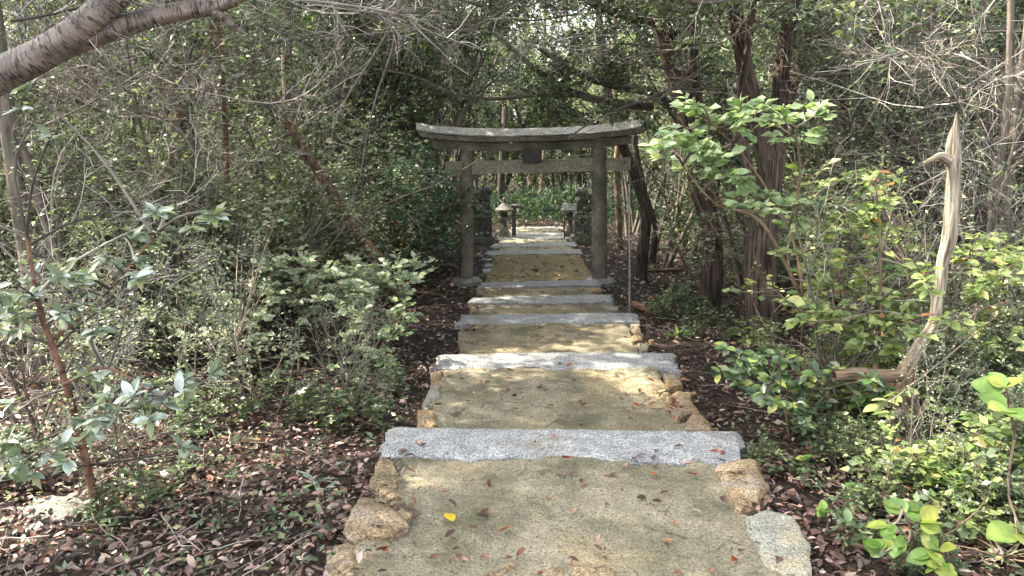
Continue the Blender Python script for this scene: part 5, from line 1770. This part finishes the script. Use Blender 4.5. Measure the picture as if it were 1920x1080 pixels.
for px, py, n_, lab in ((1545, 985, 5, "small seedling with round leaves right of the big boulder"), (1350, 540, 4, "broad-leaved seedling at the foot of the red-brown trunks"), (1510, 890, 5, "little seedling above and right of the big boulder"),
                        (1590, 960, 5, "tiny seedling between boulder and snag")):
    b = G(px, py + 20)
    hero("seedling", lab, "plant", b, [[b, b + [.01, 0, .05], b + [0, 0, .1]]], [(b + [0, 0, .11], .03, n_, 1)], h, kind='round', mat='o_round', size=.045 if py > 800 else .12, stem_r=.003, twig_r=.002, whorl=True)


def tuft(label, px, py, n, size, rng, mat='o_bright', name="grass_tuft", kind='lance', hgt=.12):
    b = G(px, py)
    t = thing(name, label, "plant", tuple(b))
    for k in range(n):
        a = rng.uniform(0, 2 * PI)
        d = np.array([math.cos(a), math.sin(a), rng.uniform(.25, 1.3)])
        put_leaf(t, b, b + [rng.normal(0, .01), rng.normal(0, .01), hgt * rng.random()], d, (0, 0, 1), size * rng.uniform(.6, 1.15), kind, mat, "blade")
    return t


h = r_(511)
tuft("spiky light green tuft right of the snag's foot", 1795, 985, 24, .13, h, 'o_bright')
tuft("lance-leaved clump right of the snag at mid height", 1830, 800, 34, .17, h, 'o_bright', "lance_leaf_plant", hgt=.3)
tuft("lance-leaved clump at the right edge below the oval leaves", 1890, 850, 34, .17, h, 'o_bright', "lance_leaf_plant", hgt=.35)
tuft("lance-leaved clump just right of the snag's dark knot", 1765, 830, 26, .14, h, 'o_camellia', "lance_leaf_plant", hgt=.2)
tuft("pale strap-leaved tuft in the litter left of the nearest slab", 595, 915, 9, .11, h, 'o_silver', "grass_tuft", hgt=.02)
tuft("small tuft in the litter below the pale tiered shrub, left one", 500, 750, 8, .13, h, 'o_pale', "grass_tuft", 'long', .08)
tuft("small tuft in the litter below the pale tiered shrub, right one", 560, 768, 8, .12, h, 'o_pale', "grass_tuft", 'long', .06)
tuft("narrow-leaved tuft in the shade right of the third landing", 1270, 640, 14, .16, h, 'o_camellia', "grass_tuft", hgt=.03)
tuft("fern-like sprig left of the snag's foot", 1610, 830, 16, .09, h, 'o_bright', "grass_tuft", 'long', .08)
tuft("dry straw tuft at the bottom right corner", 1880, 1060, 26, .15, h, 'o_straw', "grass_tuft", 'blade', hgt=.03)
for px, py, n, s, mt, lab in ((1700, 900, 18, .11, 'o_bright', "leafy tuft against the foot of the snag"), (1650, 905, 16, .09, 'o_camellia', "dark leafy tuft left of the snag's foot"), (1850, 930, 22, .14, 'o_bright', "arching bright tuft left of the right edge, above the straw"),
                              (1900, 960, 20, .14, 'o_camellia', "dark arching tuft at the right edge above the straw"), (1600, 1050, 10, .07, 'o_bright', "little tuft between boulder and creeper"), (1745, 900, 20, .12, 'o_bright', "bright lance-leaved tuft right of the snag's foot"),
                              (1560, 860, 12, .07, 'o_bright', "small tuft behind the nearest slab's right end"), (1480, 800, 10, .07, 'o_camellia', "small dark tuft right of the nearest slab")):
    tuft(lab, px, py, n, s, h, mt, "leafy_tuft", 'long', hgt=.14)

# ------------------------------------------------------------------ single leaves fallen on the path
h = r_(601)
ZS = [0.0, -.19, -.345, -.565, -.72]
NAMES = ["nearest", "second", "third", "fourth", "fifth"]


def fallen(px, py, z, size, mat, kind, label, grp, name="fallen_leaf"):
    p = RZ(px, py, z + .012)
    a = h.uniform(0, 2 * PI)
    o = put_leaf(None, np.zeros(3), p, (math.cos(a), math.sin(a), h.uniform(-.05, .12)), (h.normal(0, .3), h.normal(0, .3), 1), size, kind, mat, name)
    tag(o, label, "leaf", grp)


ya = RZ(850, 953, .02)
fallen(838, 962, .012, .062, 'o_gold', 'round', "bright yellow round leaf lying on the nearest concrete landing", None, "yellow_leaf")
for px, py, z, s, mt, lab in ((1052, 857, .015, .06, 'o_red', "red-orange leaf on the front edge of the nearest granite slab"), (1040, 822, .02, .04, 'o_red', "small orange leaf in the middle of the nearest granite slab"),
                              (1330, 846, .02, .055, 'o_red', "orange leaf near the right end of the nearest granite slab"), (1378, 1045, .0, .07, 'o_red', "long orange-brown leaf at the right of the nearest landing, by the boulder"),
                              (1230, 885, 0, .06, 'o_red', "orange curled leaf below the slab on the nearest landing, right half"), (1062, 687, -.18, .06, 'o_red', "pink-red leaf just below the second granite slab"),
                              (1200, 762, -.19, .05, 'o_red', "red leaf on the right half of the second landing")):
    fallen(px, py, z, s, mt, 'dry', lab, None)
specs = [(0, 60, 640, 1460, 868, 1075), (1, 48, 800, 1310, 692, 792), (2, 26, 865, 1200, 612, 652), (3, 12, 893, 1140, 571, 583), (4, 8, 905, 1115, 541, 550)]
for i, n, x0, x1, y0, y1 in specs:
    for k in range(n):
        px, py = h.uniform(x0 + (y1 - y0) * .0, x1), h.uniform(y0, y1)
        if i == 0 and (px < 745 - (py - 862) * .3 or px > 1345 + (py - 862) * .5): px = h.uniform(800, 1300)
        fallen(px, py, ZS[i], h.uniform(.028, .062), 'o_dry', 'dry', "curled brown leaf lying loose on the %s concrete landing" % NAMES[i], "brown leaves on the %s landing" % NAMES[i])
for k in range(26):   # heap in the corner by the right edge stones of the second landing
    fallen(h.normal(1262, 20), h.normal(756, 10), -.185 + .01 * h.random(), h.uniform(.03, .06), 'o_dry', 'dry', "curled brown leaf in the small heap beside the ochre stones of the second landing", "leaves heaped by the ochre stones")
for k in range(14):
    fallen(h.normal(890, 20), h.normal(617, 3), -.34, h.uniform(.03, .06), 'o_dry', 'dry', "brown leaf gathered under the left of the third granite slab", "leaves gathered under the third slab")
P, Rr = [], []
for k in range(60):
    i = int(h.integers(0, 3))
    s = specs[i]
    c = RZ(h.uniform(s[2] + 120, s[3] - 60), h.uniform(s[4], s[5]), ZS[i] + .012)
    a = h.uniform(0, 2 * PI); L = h.uniform(.04, .2)
    q = [c + [math.cos(a) * t * L + h.normal(0, .004), math.sin(a) * t * L + h.normal(0, .004), abs(h.normal(0, .002))] for t in np.linspace(0, 1, 6)]
    P.append(q); Rr.append(np.full(6, h.uniform(.0008, .0018)))
tag(part("path_twigs", tube_mesh("path_twigs", P, Rr, 4), M['twig_brown']), "hair-thin twigs scattered on the concrete landings", kind="stuff")

# ------------------------------------------------------------------ canopy trees added left of the path to shade it (unseen crowns above the frame)
gk = r_(701)
for i, (x, y, H, lab) in enumerate(((-4.6, 5.2, 5.4, "tall evergreen added for shade behind the grey trunk at the left"), (-5.2, 8.2, 6.2, "tall evergreen added for shade deeper behind the pale shrub"), (-3.6, 8.6, 5.6, "tall evergreen added for shade left of the leaning log"),
                                    (-5.4, 2.6, 5.4, "tall evergreen added for shade outside the left picture edge"), (-5.0, 6.6, 5.3, "tall evergreen added for shade between the left-edge trunk and the pale crooked one"), (-4.4, 10.4, 5.6, "tall evergreen added for shade behind the rusty leaning log"), (-4.6, 14.4, 5.6, "tall evergreen added for shade left of the far steps"), (-4.8, 18.0, 5.6, "tall evergreen added for shade left of the left guardian statue"), (-3.2, 11.6, 6.0, "tall evergreen added for shade left of the gate"))):
    b = np.array([x, y, gz(x, y) - .1])
    t, of = trunk_thing("evergreen_tree", lab, "tree", [("trunk", [b, b + [.1, .05, 1.4], b + [-.1, 0, 3.0], b + [.1, 0, H]], [.11, .09, .08, .04])], M['bark_grey'])
    crown(t, of, (x + .9 * (1 if x < 0 else -.6), y + .2, b[2] + H + .2), 2.1, 2.1, .9, 7500, .13, 'leaf_dark' if i % 2 else 'leaf_mid', gk)

ntri = sum(len(me.loops) - 2 * len(me.polygons) for me in bpy.data.meshes)
print("UNIQUE TRIANGLES", ntri, "OBJECTS", len(bpy.data.objects))
